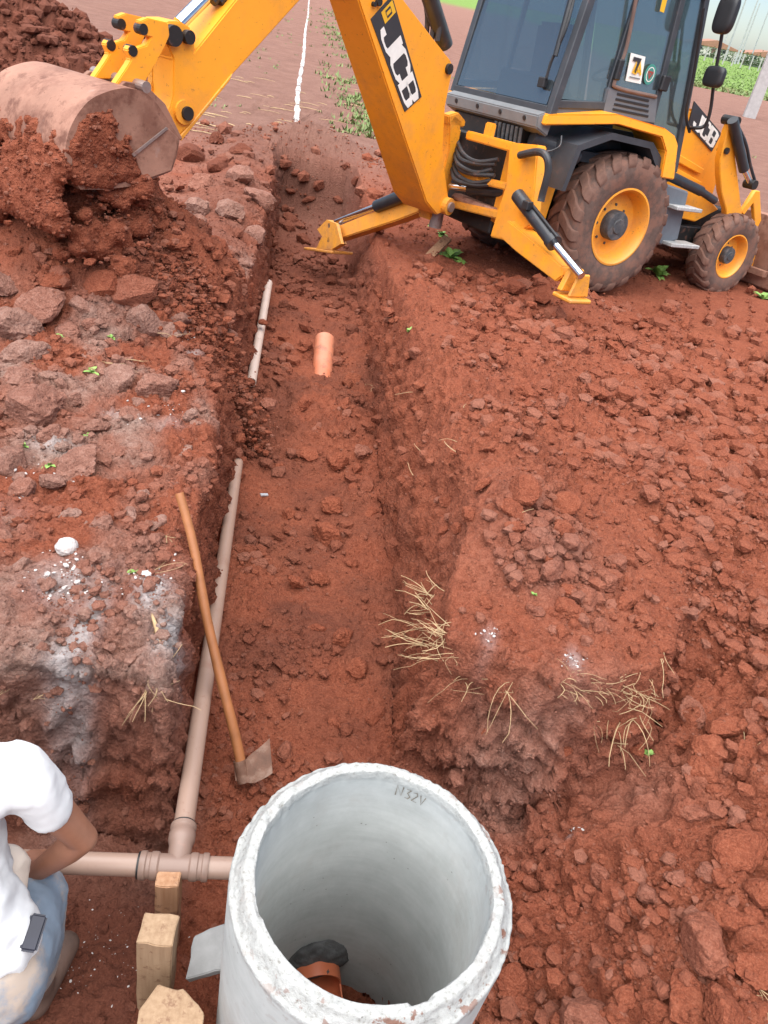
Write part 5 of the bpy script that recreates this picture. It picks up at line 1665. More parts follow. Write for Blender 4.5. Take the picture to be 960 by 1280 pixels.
def blob(chains, voxel=.009, smooth_it=6):
    """one continuous skin round a set of tapered bones: each chain is [(point, radius), ...]."""
    b0 = bmesh.new()
    bmesh.ops.create_icosphere(b0, subdivisions=3, radius=1)
    sv = np.array([list(v.co) for v in b0.verts])
    sf = np.array([[v.index for v in f.verts] for f in b0.faces])
    b0.free()
    vs_, fs, n_ = [], [], 0
    bm = bmesh.new()
    for ch in chains:
        for (p, r0) in ch:
            vs_.append(sv * r0 + np.array(p)[None])
            fs.append(sf + n_)
            n_ += len(sv)
        for (p, r0), (q, r1) in zip(ch, ch[1:]):
            p, q = Vector(p), Vector(q)
            m_ = 6
            bm_tube(bm, [p.lerp(q, k / m_) for k in range(m_ + 1)], [r0 + (r1 - r0) * k / m_ for k in range(m_ + 1)], 20)
    bmesh.ops.recalc_face_normals(bm, faces=bm.faces)
    bm.verts.index_update()
    vv = [tuple(v.co) for v in bm.verts]
    ff = [[v.index + n_ for v in f.verts] for f in bm.faces]
    bm.free()
    me = bpy.data.meshes.new('tmp')
    me.from_pydata(np.concatenate(vs_).tolist() + vv, [], np.concatenate(fs).tolist() + ff)
    me.update()
    o = bpy.data.objects.new('tmp', me)
    COL.objects.link(o)
    m_ = o.modifiers.new('r', 'REMESH')
    m_.mode = 'VOXEL'
    m_.voxel_size = voxel
    s_ = o.modifiers.new('s', 'SMOOTH')
    s_.iterations = smooth_it
    s_.factor = .5
    dg = bpy.context.evaluated_depsgraph_get()
    out = bpy.data.meshes.new_from_object(o.evaluated_get(dg))
    bpy.data.objects.remove(o)
    bpy.data.meshes.remove(me)
    out.materials.clear()
    out.shade_smooth()
    return out
def wrinkle(me, amp, sc, seed, stretch=(1, 1, 1)):
    n = len(me.vertices)
    co = np.empty(n * 3, np.float32)
    no = np.empty(n * 3, np.float32)
    me.vertices.foreach_get('co', co)
    me.vertices.foreach_get('normal', no)
    co = co.reshape(-1, 3); no = no.reshape(-1, 3)
    d = fbm(co * sc * np.array(stretch), 3, seed, .5, True) * amp
    me.vertices.foreach_set('co', (co + no * d[:, None]).astype(np.float32).ravel())
    me.update()
# ------------------------------------------------------------------ soil pouring from the bucket
def b2w(v):
    return np.array(JCB_ROOT.matrix_world @ arm(v))
def pouring():
    r = np.random.default_rng(33)
    # caked soil pressed on the cheek and the underside of the shell: one lumpy crust
    pa = [apx(*p, .46) for p in [(92, 225), (86, 200), (90, 172), (104, 150), (128, 140), (150, 168), (172, 205), (165, 226), (128, 232)]]
    poly = np.array(pa)
    def inside(q):
        c = False
        for k in range(len(poly)):
            a, b = poly[k], poly[k - 1]
            if (a[1] > q[1]) != (b[1] > q[1]) and q[0] < (b[0] - a[0]) * (q[1] - a[1]) / (b[1] - a[1]) + a[0]:
                c = not c
        return c
    ch = []
    while len(ch) < 150:
        q = r.uniform(poly.min(0), poly.max(0))
        if inside(q):
            ch.append([(V(b2w((q[0], .468, q[1]))), r.uniform(.02, .042))])
    lo = [np.array(apx(*p, .46)) for p in [(78, 288), (72, 258), (76, 205), (84, 168)]]
    for k in range(460):
        t = min(.999, abs(r.normal(0, .38))) * 3
        i = int(t)
        a = lo[i] * (1 - (t - i)) + lo[min(i + 1, 3)] * (t - i)
        ch.append([(V(b2w((a[0] - r.uniform(0, .01), r.uniform(-.52, .46), a[1]))), r.uniform(.022, .050) * (1.35 - .65 * t / 3))])
    extra_p, extra_s = [], []
    def soil_mass(name, ch, label, amp, cat=None, kind=None, dense=2600):
        me = blob(ch, .018, 5)
        wrinkle(me, amp, 9, 31)
        n = len(me.vertices)
        co = np.empty(n * 3, np.float32); no = np.empty(n * 3, np.float32)
        me.vertices.foreach_get('co', co); me.vertices.foreach_get('normal', no)
        co = co.reshape(-1, 3); no = no.reshape(-1, 3)
        d = .018 * fbm(co * 22, 4, 77, .65)
        me.vertices.foreach_set('co', (co + no * d[:, None]).astype(np.float32).ravel())
        me.update()
        i_ = r.integers(0, n, dense)
        extra_p.append((co + no * d[:, None])[i_]); extra_s.append(.004 + .020 * r.random(dense) ** 4)
        o = link(name, me, SOIL)
        return tag(o, label, cat, None, kind)
    soil_mass('caked_soil', ch, 'wet red soil caked on the cheek and back of the digging bucket', .016, 'caked soil')
    # the load sliding out of the mouth, down onto the heap
    ch = []
    b0 = np.array(apx(92, 236, .3)); b1 = np.array(apx(172, 226, .3))
    for k in range(260):
        t, s_, f = r.random(), r.uniform(-.52, .44), r.random()
        a = b0 * (1 - t) + b1 * t
        p = b2w((a[0] + .05 * f, s_, a[1] + .04))
        g = float(height(p[0], p[1])) - .04
        p[2] = p[2] * (1 - f) + g * f
        p[:2] += r.normal(0, .03 + .07 * f, 2)
        ch.append([(V(p), r.uniform(.035, .085))])
    soil_mass('soil_load', ch, 'solid clumps of red soil sliding out of the tipped bucket onto the heap', .022, 'soil load')
    # the falling curtain: from the bucket mouth to the heap, and over the bank edge into the trench
    pts, sz = [], []
    for k in range(4500):
        t, s_, f = r.random(), r.uniform(-.50, .45), r.random() ** .8
        a = b0 * (1 - t) + b1 * t
        p = b2w((a[0], s_, a[1]))
        g = float(height(p[0], p[1]))
        p[2] = p[2] * (1 - f) + g * f
        p[:2] += r.normal(0, .05 + .08 * f, 2)
        pts.append(p); sz.append(r.uniform(.003, .009) if r.random() < .86 else r.uniform(.012, .04))
    A, B = hit(205, 330)[0], hit(318, 560)[0]
    for k in range(4200):
        t = r.random()
        p = A * (1 - t) + B * t
        p = p + np.array([r.normal(0, .10), r.normal(0, .10), 0])
        p[2] = max(float(height(p[0], p[1])), min(p[2], float(height(p[0], p[1])) + .3)) + abs(r.normal(0, .05)) * (1 - abs(2 * t - 1) * .4)
        pts.append(p); sz.append(r.uniform(.003, .009) if r.random() < .84 else r.uniform(.012, .036))
    pts = np.concatenate([np.array(pts)] + extra_p); sz = np.concatenate([np.array(sz)] + extra_s); n = len(pts)
    crumbs('falling_soil', pts, np.zeros((n, 3)), sz, {'tint': r.random(n) ** 3}, 'red soil falling from the tipped bucket and rolling down into the trench', seed=9)
    for (px, py, s, lift, lab) in ((337, 505, 21, .16, 'squarish clod of soil tumbling onto the trench floor'), (328, 403, 14, .22, 'small red clod falling past the pale far pipe'), (298, 548, 16, .1, 'red clod rolling down the bank foot above the long brown pipe')):
        p, t = hit(px, py + 30)
        d = ray(px, py)
        q = CAM + d * (t * .97)
        o = clod(q, s * t / FPX, None, 'falling_clod', .5)
        tag(o, lab, 'clod')
pouring()

# ------------------------------------------------------------------ lime: line, lump, spilt bits
def lime():
    a, b = np.array([-2.80, 14.4]), np.array([-16.0, 84.0])
    vs_, fs = [], []
    n = 420
    for k in range(n):
        t = (k / (n - 1)) ** 1.7
        p = a * (1 - t) + b * t
        x = p[0] + .02 * math.sin(k * .05) + random.uniform(-.006, .006)
        w = .05 * (1 + .35 * math.sin(k * .37) * random.random()) * (1 if random.random() > .05 else .55)
        for s in (-1, -.4, .4, 1):
            z = gz(x, p[1]) + (.03 if abs(s) < .5 else .006)
            vs_.append((x + s * w, p[1], z))
    for k in range(n - 1):
        if random.random() < .06 and k > 10: continue
        for j in range(3):
            q = 4 * k + j
            fs.append((q, q + 1, q + 5, q + 4))
    me = mesh(vs_, fs)
    o = link('lime_line', me, 'lime_white', None, True)
    tag(o, 'white lime line marked on the bare ground beyond the trench', kind='structure')
    # lump
    p, t = hit(84, 690)
    bm = bmesh.new()
    bmesh.ops.create_icosphere(bm, subdivisions=5, radius=1)
    c_ = np.array([list(v.co) for v in bm.verts])
    kk = 1 + .12 * fbm(c_ * 2.4, 4, 71) + .05 * fbm(c_ * 9, 3, 72)
    for v, k in zip(bm.verts, kk):
        k = float(k)
        v.co = Vector((v.co.x * .042, v.co.y * .042, v.co.z * .036)) * k
    o = link('lime_lump', bm_mesh(bm), 'lime_white', None, True)
    o.location = (p[0], p[1], p[2] + .025)
    tag(o, 'round greyish white lump of lime on the left bank', 'lime lump')
    sp = bmesh.new()
    for (px, py, n, sx, sz) in ((80, 725, 60, 26, 3), (190, 735, 30, 22, 3), (715, 828, 26, 9, 2), (612, 795, 16, 7, 2), (722, 1036, 8, 5, 2), (85, 1195, 120, 55, 1.2), (45, 600, 26, 30, 2.5), (200, 520, 26, 26, 2.5), (235, 420, 22, 9, 2.5)):
        for k in range(int(n * 1.8)):
            q, t = hit(px + random.gauss(0, sx), py + random.gauss(0, sx * .55))
            if t > 8: continue
            r_ = abs(random.gauss(0, 1)) ** 1.5 * sz * t / FPX * .34 + .0009
            bmesh.ops.create_icosphere(sp, subdivisions=1, radius=r_, matrix=Matrix.Translation((q[0], q[1], gz(q[0], q[1]) + r_ * .3)) @ Matrix.Rotation(random.uniform(0, 6), 4, 'Z') @ Matrix.Diagonal((1.3, random.uniform(.6, 1.1), .6, 1)))
    o = link('lime_specks', bm_mesh(sp), 'lime_white')
    tag(o, 'scattered white specks of lime on the soil', kind='stuff')
    # torn flap of white root or plastic under the left bank crust
    a_, t = hit(190, 775); b_, _ = hit(204, 830)
    pts = smooth_path([V(a_) + Vector((0, 0, .03)), V((a_ + b_) / 2) + Vector((.02, -.03, .02)), V(b_) + Vector((.0, -.05, .0))], 5)
    me = tube(pts, [.004 + .007 * math.sin(PI * k / (len(pts) - 1)) for k in range(len(pts))], 8)
    o = link('pale_root', me, 'dry_straw', None, True)
    tag(o, 'pale torn root hanging from a hollow in the left bank', 'root')
    q, t = hit(330, 621)
    me = box((-.028, -.011, -.006), (.028, .011, .006), .003)
    o = link('metal_scrap', me, 'metal_scrap')
    o.location = (q[0], q[1], gz(q[0], q[1]) + .012)
    o.rotation_euler = (.3, .2, .7)
    tag(o, 'small shiny grey scrap on the trench floor', 'scrap')
    q, t = hit(545, 318)
    me = rough_prism([(-.20, -.05), (.20, -.06), (.22, .04), (-.18, .05)], .03, 5)
    o = link('broken_board', me, 'brown_wood')
    o.location = (q[0], q[1], gz(q[0], q[1]) + .05)
    o.rotation_euler = (.15, -.45, 1.1)
    tag(o, 'broken brown board lying in soil below the boom foot', 'board')
    q, t = hit(2, 575)
    o = link('white_stake', tube([(0, 0, -.05), (.01, 0, .16)], .010, 8), 'decal_white')
    o.location = (q[0] - .035, q[1], q[2])
    tag(o, 'thin white stake at the left edge of the left bank', 'stake')
lime()

# ------------------------------------------------------------------ weeds, straw, far grass
def leaf_plant(name, p, s, n, label, seed):
    rn = random.Random(seed)
    bm = bmesh.new()
    for k in range(n):
        a = rn.uniform(0, 2 * PI)
        el = rn.uniform(.15, 1.2)
        d = Vector((math.cos(a) * math.cos(el), math.sin(a) * math.cos(el), math.sin(el)))
        sd_ = d.cross(Vector((0, 0, 1))).normalized()
        L_ = s * rn.uniform(.55, 1.0)
        w = L_ * rn.uniform(.16, .26)
        up = sd_.cross(d)
        prev = None
        m_ = 4
        for j in range(m_ + 1):
            t = j / m_
            c = d * (L_ * t) + Vector((0, 0, -L_ * .35 * t * t))
            ww = w * math.sin(PI * min(.98, .12 + .86 * t)) * (1 + .35 * (j % 2))
            a_ = bm.verts.new(c + sd_ * ww + up * ww * .3)
            b_ = bm.verts.new(c)
            e_ = bm.verts.new(c - sd_ * ww + up * ww * .3)
            if prev:
                bm.faces.new([prev[0], prev[1], b_, a_])
                bm.faces.new([prev[1], prev[2], e_, b_])
            prev = (a_, b_, e_)
    o = link(name, bm_mesh(bm), 'weed_green')
    o.location = (p[0], p[1], p[2])
    tag(o, label, 'weed', 'small weeds sprouting from the red soil')
    return o
WEEDS = [(562, 322, .26, 16, 'bushy green weed below the boom foot'), (552, 294, .15, 9, 'small green weed close under the boom foot'), (540, 283, .13, 8, 'tiny weed nearest the left stabiliser leg, under the boom'),
         (822, 345, .26, 14, 'green weed growing beside the rear wheel'), (952, 375, .18, 9, 'pale weed in front of the front wheel'), (508, 430, .10, 6, 'small weed on the crest of the right bank'),
         (50, 445, .07, 9, 'largest weed sprig beside the clods on the left bank'), (78, 432, .055, 7, 'weed sprig below the big left clods, right of the largest'), (115, 470, .065, 8, 'weed sprig on the left bank, rightmost of the upper group'), (38, 458, .04, 5, 'tiny weed sprig left of the largest one on the left bank'),
         (30, 560, .045, 6, 'tiny weed sprig nearest the white stake'), (108, 545, .05, 6, 'weed sprig beside the flat grey clod on the left bank'), (62, 588, .05, 7, 'yellowish weed sprig below the flat clods on the left bank'), (185, 572, .04, 5, 'lone tiny weed sprig near the trench edge'),
         (140, 432, .04, 5, 'tiny weed sprig above the crusted clods on the left bank'), (668, 746, .03, 5, 'tiny green leaf among the clods on the right block'), (812, 945, .06, 5, 'green shoot hanging among straw at the right block corner'), (170, 725, .04, 5, 'green sprout beside the white lime spill')]
for k, (px, py, s, n, lab) in enumerate(WEEDS):
    q, t = hit(px, py)
    q[2] = max(gz(q[0], q[1]), q[2] - .02)
    leaf_plant('weed', q, s, n, lab, 40 + k)

def straw_clump(name, spec, label, seed):
    """spec: list of (px, py, dx, dy, n, length px): strands rooted at a pixel on the ground, hanging or sprawling."""
    rn = random.Random(seed)
    bm = bmesh.new()
    first = None
    for (px, py, sx, sy, n, L_, dirx, diry, droop) in spec:
        for k in range(n):
            q, t = hit(px + rn.uniform(-sx, sx), py + rn.uniform(-sy, sy))
            if t > 9: continue
            z0 = gz(q[0], q[1])
            p = Vector((q[0], q[1], max(q[2], z0 if abs(z0 - q[2]) < .08 else q[2]) + .008))
            if first is None: first = p.copy()
            L = L_ * t / FPX * rn.uniform(.25, 1.2)
            an = math.atan2(diry, dirx) + rn.gauss(0, .7)
            d = Vector((math.cos(an), math.sin(an), rn.uniform(-.05, .45)))
            pts = []
            m_ = 6
            c = p.copy()
            cv = rn.uniform(-1.8, 1.8)
            kink = rn.randrange(2, 6)
            for j in range(m_ + 1):
                pts.append(c - first)
                if j == kink: d = (d + Vector((rn.gauss(0, .5), rn.gauss(0, .5), rn.gauss(-.2, .3)))).normalized()
                d2 = d + Vector((0, 0, -droop * j / m_)) + Vector((-d.y, d.x, 0)) * cv * j / m_
                c = c + d2.normalized() * (L / m_)
            r0 = rn.uniform(.0007, .0019) * (1.0 if t < 3 else 1.5)
            bm_tube(bm, pts, [r0 * (1 - .5 * j / m_) for j in range(m_ + 1)], 4)
    o = link(name, bm_mesh(bm), 'dry_straw')
    o.location = first
    tag(o, label, None, None, 'stuff') if seed >= 5 else tag(o, label, 'straw', 'tufts of dry straw')
    return o
straw_clump('dry_straw', [(545, 800, 18, 14, 40, 55, -1, -.15, .25), (540, 755, 14, 14, 22, 40, -1, .1, .2), (560, 830, 14, 8, 10, 60, -1, -.3, .4)], 'dry straw sticking out of the left corner of the right block', 1)
straw_clump('dry_straw', [(620, 868, 18, 4, 9, 90, -.2, -1, 1.4), (585, 862, 12, 4, 5, 60, -.3, -1, 1.2)], 'dry straw strands hanging down the front of the right block', 2)
straw_clump('dry_straw', [(740, 868, 46, 7, 34, 34, .6, -.2, .15), (795, 868, 18, 18, 24, 40, .1, -.8, .8), (690, 862, 28, 6, 22, 34, 1, 0, .15), (770, 905, 30, 18, 10, 60, .1, -1, 1.5), (790, 920, 20, 20, 7, 50, -.3, -1, 1.2)], 'thick mat of dry straw along the front right corner of the block', 3)
straw_clump('dry_straw', [(190, 870, 7, 6, 12, 50, 0, -1, 1.6), (195, 876, 4, 3, 3, 60, 1, 0, .1)], 'small tuft of dry roots hanging from the left bank edge', 4)
straw_clump('dry_straw', [(15, 870, 8, 6, 4, 30, -1, -.5, .9), (45, 880, 8, 5, 4, 36, 1, .2, .3), (205, 683, 10, 5, 3, 60, 1, .1, .1), (190, 730, 6, 4, 2, 45, 1, 0, .1)], 'stray straw stalks on the left bank above the worker', 5)
straw_clump('dry_straw', [(130, 455, 20, 4, 4, 60, 1, -.1, .1), (195, 430, 12, 4, 2, 50, 1, .2, .1), (640, 640, 6, 10, 2, 30, .3, .8, .3), (820, 820, 10, 10, 3, 60, .5, -.7, .2), (925, 930, 20, 20, 4, 30, .5, .5, .2), (940, 1245, 14, 10, 4, 50, 1, -.5, .2), (550, 560, 40, 60, 6, 26, -.8, .3, .2), (470, 485, 4, 4, 2, 40, -1, .1, .2)], 'stray straw stalks scattered over the banks', 6)

def stubble():
    rn = random.Random(77)
    bm = bmesh.new()
    for k in range(170):
        px, py = rn.uniform(225, 470), rn.uniform(95, 168)
        if math.sin(py * .33 + px * .02) + rn.gauss(0, .6) < .35: continue
        d = ray(px, py)
        p = CAM + d * ((-.35 - CAMH) / d[2])
        if p[1] > 24: continue
        z = gz(p[0], p[1])
        L = rn.uniform(.10, .55)
        an = rn.gauss(.05, .18)
        w = rn.uniform(.004, .010)
        dx, dy = math.cos(an) * L / 2, math.sin(an) * L / 2
        bm_tube(bm, [(p[0] - dx, p[1] - dy, z + .012), (p[0], p[1] + .01, z + .022), (p[0] + dx, p[1] + dy, z + .012)], [w * .6, w, w * .5], 4)
    o = link('dry_stubble', bm_mesh(bm), 'dry_straw')
    tag(o, 'pale dry stubble lying on the bare ground behind the trench', kind='stuff')
stubble()

def far_grass():
    r = random.Random(12)
    bm = bmesh.new()
    def blade_tuft(x, y, s):
        z = gz(x, y)
        for k in range(5):
            a = r.uniform(0, 2 * PI)
            d = Vector((math.cos(a) * .7, math.sin(a) * .7, r.uniform(.5, 1.1))) * s * r.uniform(.5, 1)
            sd_ = Vector((-math.sin(a), math.cos(a), 0)) * s * .16
            b_ = Vector((x + r.gauss(0, s * .3), y + r.gauss(0, s * .3), z - .01))
            v = [bm.verts.new(b_ - sd_), bm.verts.new(b_ + sd_), bm.verts.new(b_ + d * .6 + sd_ * .6), bm.verts.new(b_ + d)]
            bm.faces.new([v[0], v[1], v[2], v[3]])
    # weedy strip right of the lime line
    for k in range(2600):
        t = r.random() ** 1.2
        y = 15 + 45 * t
        x0 = -.18 * y + 1.05 + (y - 15) * .012
        x = x0 + r.gauss(.25, .28 + .012 * y)
        if math.sin(x * 2.1 + y * .7) + math.sin(y * 1.3 - x * 3) + r.gauss(0, .7) < .1: continue
        blade_tuft(x, y, r.uniform(.07, .17))
    for k in range(500):
        y = r.uniform(15, 50)
        x = -.2 * y + r.uniform(-2.4, -.2)
        if math.sin(x * 1.7 + y) + r.gauss(0, .6) < .8: continue
        blade_tuft(x, y, r.uniform(.05, .12))
    for k in range(160):
        y = r.uniform(9.5, 30)
        x = r.uniform(-.05, .5) * y
        if r.random() < .6: continue
        blade_tuft(x, y, r.uniform(.05, .12))
    o = link('weed_patches', bm_mesh(bm), 'grass_green')
    tag(o, 'ragged green weeds beside the lime line on the far bare field', kind='stuff')
    bm = bmesh.new()
    for k in range(9000):
        y = 58 + 170 * r.random() ** 1.8
        x = r.uniform(.16, .42) * y + 2
        z = -.35
        s = r.uniform(.08, .22)
        a = r.uniform(0, PI)
        sd_ = Vector((math.cos(a), math.sin(a), 0)) * s * .6
        b_ = Vector((x, y, gz(x, y)))
        v = [bm.verts.new(b_ - sd_), bm.verts.new(b_ + sd_), bm.verts.new(b_ + Vector((r.gauss(0, .1), r.gauss(0, .1), s * .7)))]
        bm.faces.new(v)
    o = link('field_grass', bm_mesh(bm), 'grass_green')
    tag(o, 'rough grass of the green field behind the backhoe', kind='stuff')
far_grass()

# ------------------------------------------------------------------ poles and the far skyline
def pole(name, px, py, z, w, d, h, label, cat='utility pole', arm_=False, lean=0.0):
    b = at(px, py, z)
    o = empty(name, V(b))
    tag(o, label, cat, 'concrete and wooden poles on the horizon' if w < .4 else None)
    prof = [(-w / 2, -d / 2), (w / 2, -d / 2), (w / 2, -d / 2 * .55), (w * .28, -d * .2), (w * .28, d * .2), (w / 2, d / 2 * .55), (w / 2, d / 2), (-w / 2, d / 2), (-w / 2, d / 2 * .55), (-w * .28, d * .2), (-w * .28, -d * .2), (-w / 2, -d / 2 * .55)]
    bm = bmesh.new()
    n = len(prof)
    a = [bm.verts.new((p[0], p[1], -.5)) for p in prof]
    c = [bm.verts.new((p[0] * .55, p[1] * .55, h)) for p in prof]
    bm.faces.new(list(reversed(a)))
    bm.faces.new(c)
    for i in range(n):
        bm.faces.new([a[i], a[(i + 1) % n], c[(i + 1) % n], c[i]])
    link('shaft', bm_mesh(bm), 'pole_concrete' if w > .4 else 'far_grey', o)
    o.rotation_euler = (0, 0, random.uniform(-.4, .4))
    return o
p0 = pole('concrete_pole', 936, 147, -.35, .52, .42, 11, 'pale concrete utility pole standing behind the loader arm')
link('step_bracket', box((-.16, -.30, 3.1), (.16, -.16, 3.2), .01), 'far_grey', p0)
pole('utility_pole', 905, 76, -.35, .38, .38, 13, 'tall grey pole at the grass edge, left of the pair on the skyline')
pole('utility_pole', 918, 80, -.35, .38, .36, 12, 'grey pole on the skyline, left of two standing close together')
pole('utility_pole', 922, 80, -.35, .36, .36, 10.5, 'grey pole on the skyline, right of two standing close together')
pole('utility_pole', 899, 72, -.35, .34, .34, 11, 'thin far pole on the skyline, nearest the cab')
def lamp():
    b = at(935, 82, -.35)
    o = empty('street_lamp', V(b))
    tag(o, 'thin street lamp with a curved arm on the skyline', 'street lamp')
    link('post', tube([(0, 0, -.5), (0, 0, 11)], [.16, .10], 8), 'far_grey', o)
    link('lamp_arm', tube(smooth_path([(0, 0, 11), (-.2, 0, 12.2), (-1.1, 0, 13), (-2.6, 0, 13.2)]), .09, 8), 'far_grey', o)
    link('lamp_head', prism([(-3.4, 13.1), (-2.5, 13.05), (-2.5, 13.25), (-3.1, 13.3)], -.2, .2, .03), 'far_grey', o)
lamp()
def house(px, py, w, d, h, label):
    b = at(px, py, -.35)
    b = b * np.array([1, 1, 0]) + np.array([0, 0, gz(b[0], b[1])])
    o = empty('house', V(b))
    tag(o, label, 'house', 'far houses on the skyline')
    link('wall', box((-w / 2, -d / 2, -.3), (w / 2, d / 2, h), .02), 'house_wall', o)
    link('roof', prism([(-w / 2 - .5, h), (w / 2 + .5, h), (w / 2 + .5, h + .15), (0, h + 1.5), (-w / 2 - .5, h + .15)], -d / 2 - .5, d / 2 + .5, .03), 'roof_tile', o)
    for x in (-w * .28, w * .22):
        f = link('window', box((x - .7, -d / 2 - .06, 1.0), (x + .7, -d / 2 + .05, 2.2), .01), 'far_grey', o)
        link('pane', box((x - .6, -d / 2 - .09, 1.1), (x + .6, -d / 2 - .05, 2.1)), 'window_dark', f)
    link('door', box((-.45, -d / 2 - .08, 0), (.45, -d / 2 + .05, 2.1), .01), 'seal_brown', o)
house(884, 70, 12, 8, 1.9, 'low pale house on the skyline nearest the cab')
house(950, 82, 12, 8, 1.9, 'low pale house on the skyline at the right edge')
def bush(px, py, s, label, seed):
    b = at(px, py, -.35)
    rn = random.Random(seed)
    o = empty('bush', (b[0], b[1], gz(b[0], b[1])))
    tag(o, label, 'bush', 'dark bushes along the skyline')
    bm = bmesh.new()
    for k in range(420):
        c = Vector((rn.gauss(0, s), rn.gauss(0, s * .4), abs(rn.gauss(.3, .5)) * s * .7))
        q = rn.uniform(.12, .3)
        d1 = Vector((rn.gauss(0, 1), rn.gauss(0, 1), rn.gauss(0, 1))).normalized() * q
        d2 = d1.cross(Vector((rn.gauss(0, 1), rn.gauss(0, 1), rn.gauss(0, 1)))).normalized() * q * .6
        bm.faces.new([bm.verts.new(c - d1), bm.verts.new(c + d2), bm.verts.new(c + d1), bm.verts.new(c - d2)])
    link('crown', bm_mesh(bm), 'bush_green', o)
    link('stem', tube([(0, 0, -.2), (.1, 0, s * .7)], [.08, .03], 6), 'seal_brown', o)
for k, (px, py, s, lab) in enumerate([(892, 73, 2.0, 'dark bush on the skyline nearest the cab'), (928, 81, 2.4, 'dark bush on the skyline beside the close pair of poles'), (944, 84, 1.8, 'dark bush on the skyline just left of the concrete pole'), (958, 86, 2.4, 'dark bush on the skyline at the right edge')]):
    bush(px, py, s, lab, k)
def fence():
    a, b = at(868, 74, -.35), at(1000, 99, -.35)
    o = empty('wire_fence', V(a))
    tag(o, 'thin wire fence with posts along the edge of the green field', 'fence')
    n = 13
    for k in range(n):
        p = (b - a) * k / (n - 1)
        z = gz(a[0] + p[0], a[1] + p[1]) - a[2]
        link('post', box((p[0] - .09, p[1] - .09, z - .3), (p[0] + .09, p[1] + .09, z + 2.0), .01), 'pole_concrete', o)
    for h in (.6, 1.2, 1.9):
        link('wire', tube([(0, 0, h), tuple(b - a + np.array([0, 0, h]))], .012, 5), 'far_grey', o)
fence()

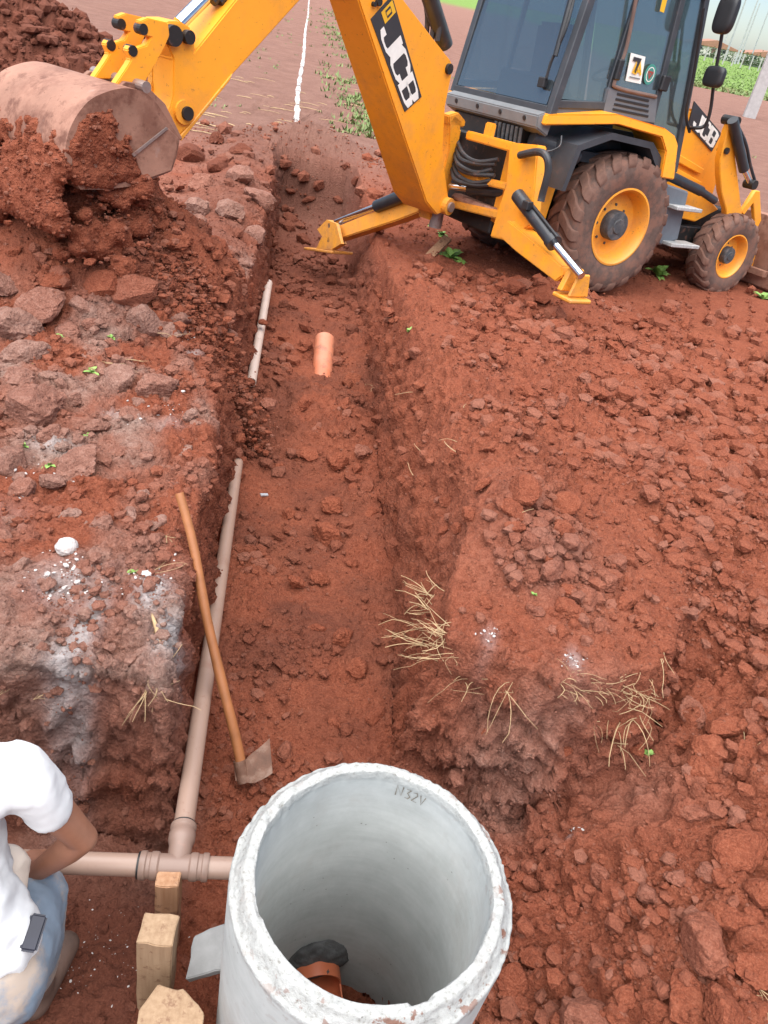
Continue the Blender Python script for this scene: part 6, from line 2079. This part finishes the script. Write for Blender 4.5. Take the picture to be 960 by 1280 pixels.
# ------------------------------------------------------------------ the worker
def worker():
    sh = at(27, 972, .36); el = at(104, 1048, .08); wr = at(45, 1090, -.10); kn = at(44, 1122, -.17)
    hp = at(-6, 1225, -.12); an = at(44, 1225, -.64); toe = at(54, 1212, -.72)
    base = np.array([-.95, .8, -.68])
    W = lambda p: V(np.array(p) - base)
    sh, el, wr, kn, hp, an, toe = [W(p) for p in (sh, el, wr, kn, hp, an, toe)]
    root = empty('person', V(base))
    tag(root, 'person in a white T-shirt and faded jeans crouching in the pit, hand on knee', 'person')
    cx = sh.x - .20
    pel = Vector((hp.x - .12, hp.y - .02, hp.z + .02))
    che = Vector((cx - .02, sh.y - .05, sh.z - .05))
    neck = Vector((cx - .06, sh.y + .05, sh.z + .08))
    head = Vector((cx - .13, sh.y + .12, sh.z + .14))
    shl = Vector((cx - .20, sh.y + .02, sh.z))
    hpl = pel + Vector((-.14, 0, -.02))
    knl = Vector((pel.x - .25, kn.y, kn.z))
    anl = Vector((pel.x - .25, an.y, an.z))
    hand = wr + Vector((-.035, .045, -.035))
    fd = (Vector((-.35, .75, -.55))).normalized()
    side = Vector((.8, .35, .0)).normalized()
    chains = [[(pel, .13), (pel.lerp(che, .5), .125), (che, .13)], [(che, .12), (neck, .06), (head, .095)], [(head + Vector((0, .03, .03)), .09)],
              [(sh, .054), (sh.lerp(el, .5), .046), (el, .036)], [(el, .037), (el.lerp(wr, .3), .039), (wr, .027)], [(che, .1), (sh, .06)], [(che, .1), (shl, .06)],
              [(shl, .055), (shl + Vector((-.1, .1, -.22)), .04)], [(shl + Vector((-.1, .1, -.22)), .04), (knl + Vector((0, 0, .08)), .028)],
              [(pel, .12), (hp, .10), (hp.lerp(kn, .5), .082), (kn, .06)], [(kn, .058), (kn.lerp(an, .4), .056), (an, .040)],
              [(pel, .12), (hpl, .10), (knl, .06)], [(knl, .058), (anl, .04)], [(an, .04), (toe, .03)],
              [(wr, .028), (hand, .032)], [(wr + side * .015, .022), (hand + side * .022, .022)], [(wr - side * .015, .022), (hand - side * .022, .022)]]
    for i, (k, L_) in enumerate(((-.030, .060), (-.010, .072), (.010, .068), (.030, .055))):
        b = hand + side * k + fd * .02
        chains.append([(b, .0095), (b + fd * L_ * .5, .009), (b + fd * L_ * .8 + Vector((0, 0, -.022)), .0075)])
    tb = wr.lerp(hand, .5) - side * .025
    chains.append([(tb, .012), (tb - side * .03 + fd * .02, .010), (tb - side * .035 + fd * .05, .0085)])
    body = blob(chains, .007, 4)
    link('body', body, 'skin', root)
    hair = blob([[(head + Vector((-.01, .0, .035)), .096), (head + Vector((-.0, -.03, .02)), .085)]], .012, 4)
    link('hair', hair, 'hair_dark', root)
    slv = sh.lerp(el, .40)
    shirt = blob([[(pel + Vector((0, 0, .04)), .155), (pel.lerp(che, .5) + Vector((.02, 0, .0)), .15), (che, .15)], [(che + Vector((.03, -.02, .02)), .13), (sh + Vector((-.03, 0, -.01)), .078), (sh, .068)], [(sh, .068), (slv, .060)],
                  [(che + Vector((0, 0, .02)), .13), (shl, .085)], [(shl, .08), (shl + Vector((-.06, .06, -.13)), .075)], [(che, .12), (neck, .075)],
                  [(hp + Vector((-.02, .05, .10)), .10), (che + Vector((.05, -.1, -.1)), .12)]], .010, 8)
    wrinkle(shirt, .016, 5, 5, (1, 1.4, .6))
    wrinkle(shirt, .007, 17, 6, (1, .6, 1))
    link('t_shirt', shirt, 'shirt_white', root)
    jeans = blob([[(pel, .145), (hp, .122), (hp.lerp(kn, .5), .104), (kn, .080)], [(kn, .078), (kn.lerp(an, .5), .074), (an + Vector((0, 0, .04)), .062)], [(pel, .14), (hpl, .12), (knl, .08)], [(knl, .078), (anl, .062)]], .010, 6)
    wrinkle(jeans, .007, 13, 9)
    link('jeans', jeans, 'jeans', root)
    apron = blob([[(hp + Vector((-.06, .20, .14)), .05), (hp + Vector((-.045, .10, .085)), .065), (hp + Vector((-.05, -.02, .03)), .075)]], .010, 6)
    wrinkle(apron, .010, 11, 19)
    link('shirt_tail', apron, 'apron_cloth', root)
    bt = blob([[(an + Vector((0, 0, .02)), .058), (an + Vector((0, -.01, -.06)), .055)], [(an + Vector((.0, -.03, -.07)), .055), (toe + Vector((.02, .03, -.01)), .052), (toe + Vector((.03, .09, -.015)), .045)]], .010, 6)
    link('boot', bt, 'boot_muddy', root)
    bt2 = bt.copy()
    b2 = link('boot', bt2, None, root)
    b2.location = anl - an
    pc = W(at(42, 1166, .035))
    ph = link('phone_pouch', box((-.020, -.040, -.010), (.020, .040, .010), .006, seg=3), 'phone_case', root)
    ph.location = pc
    ph.rotation_euler = (.35, .25, .15)
worker()
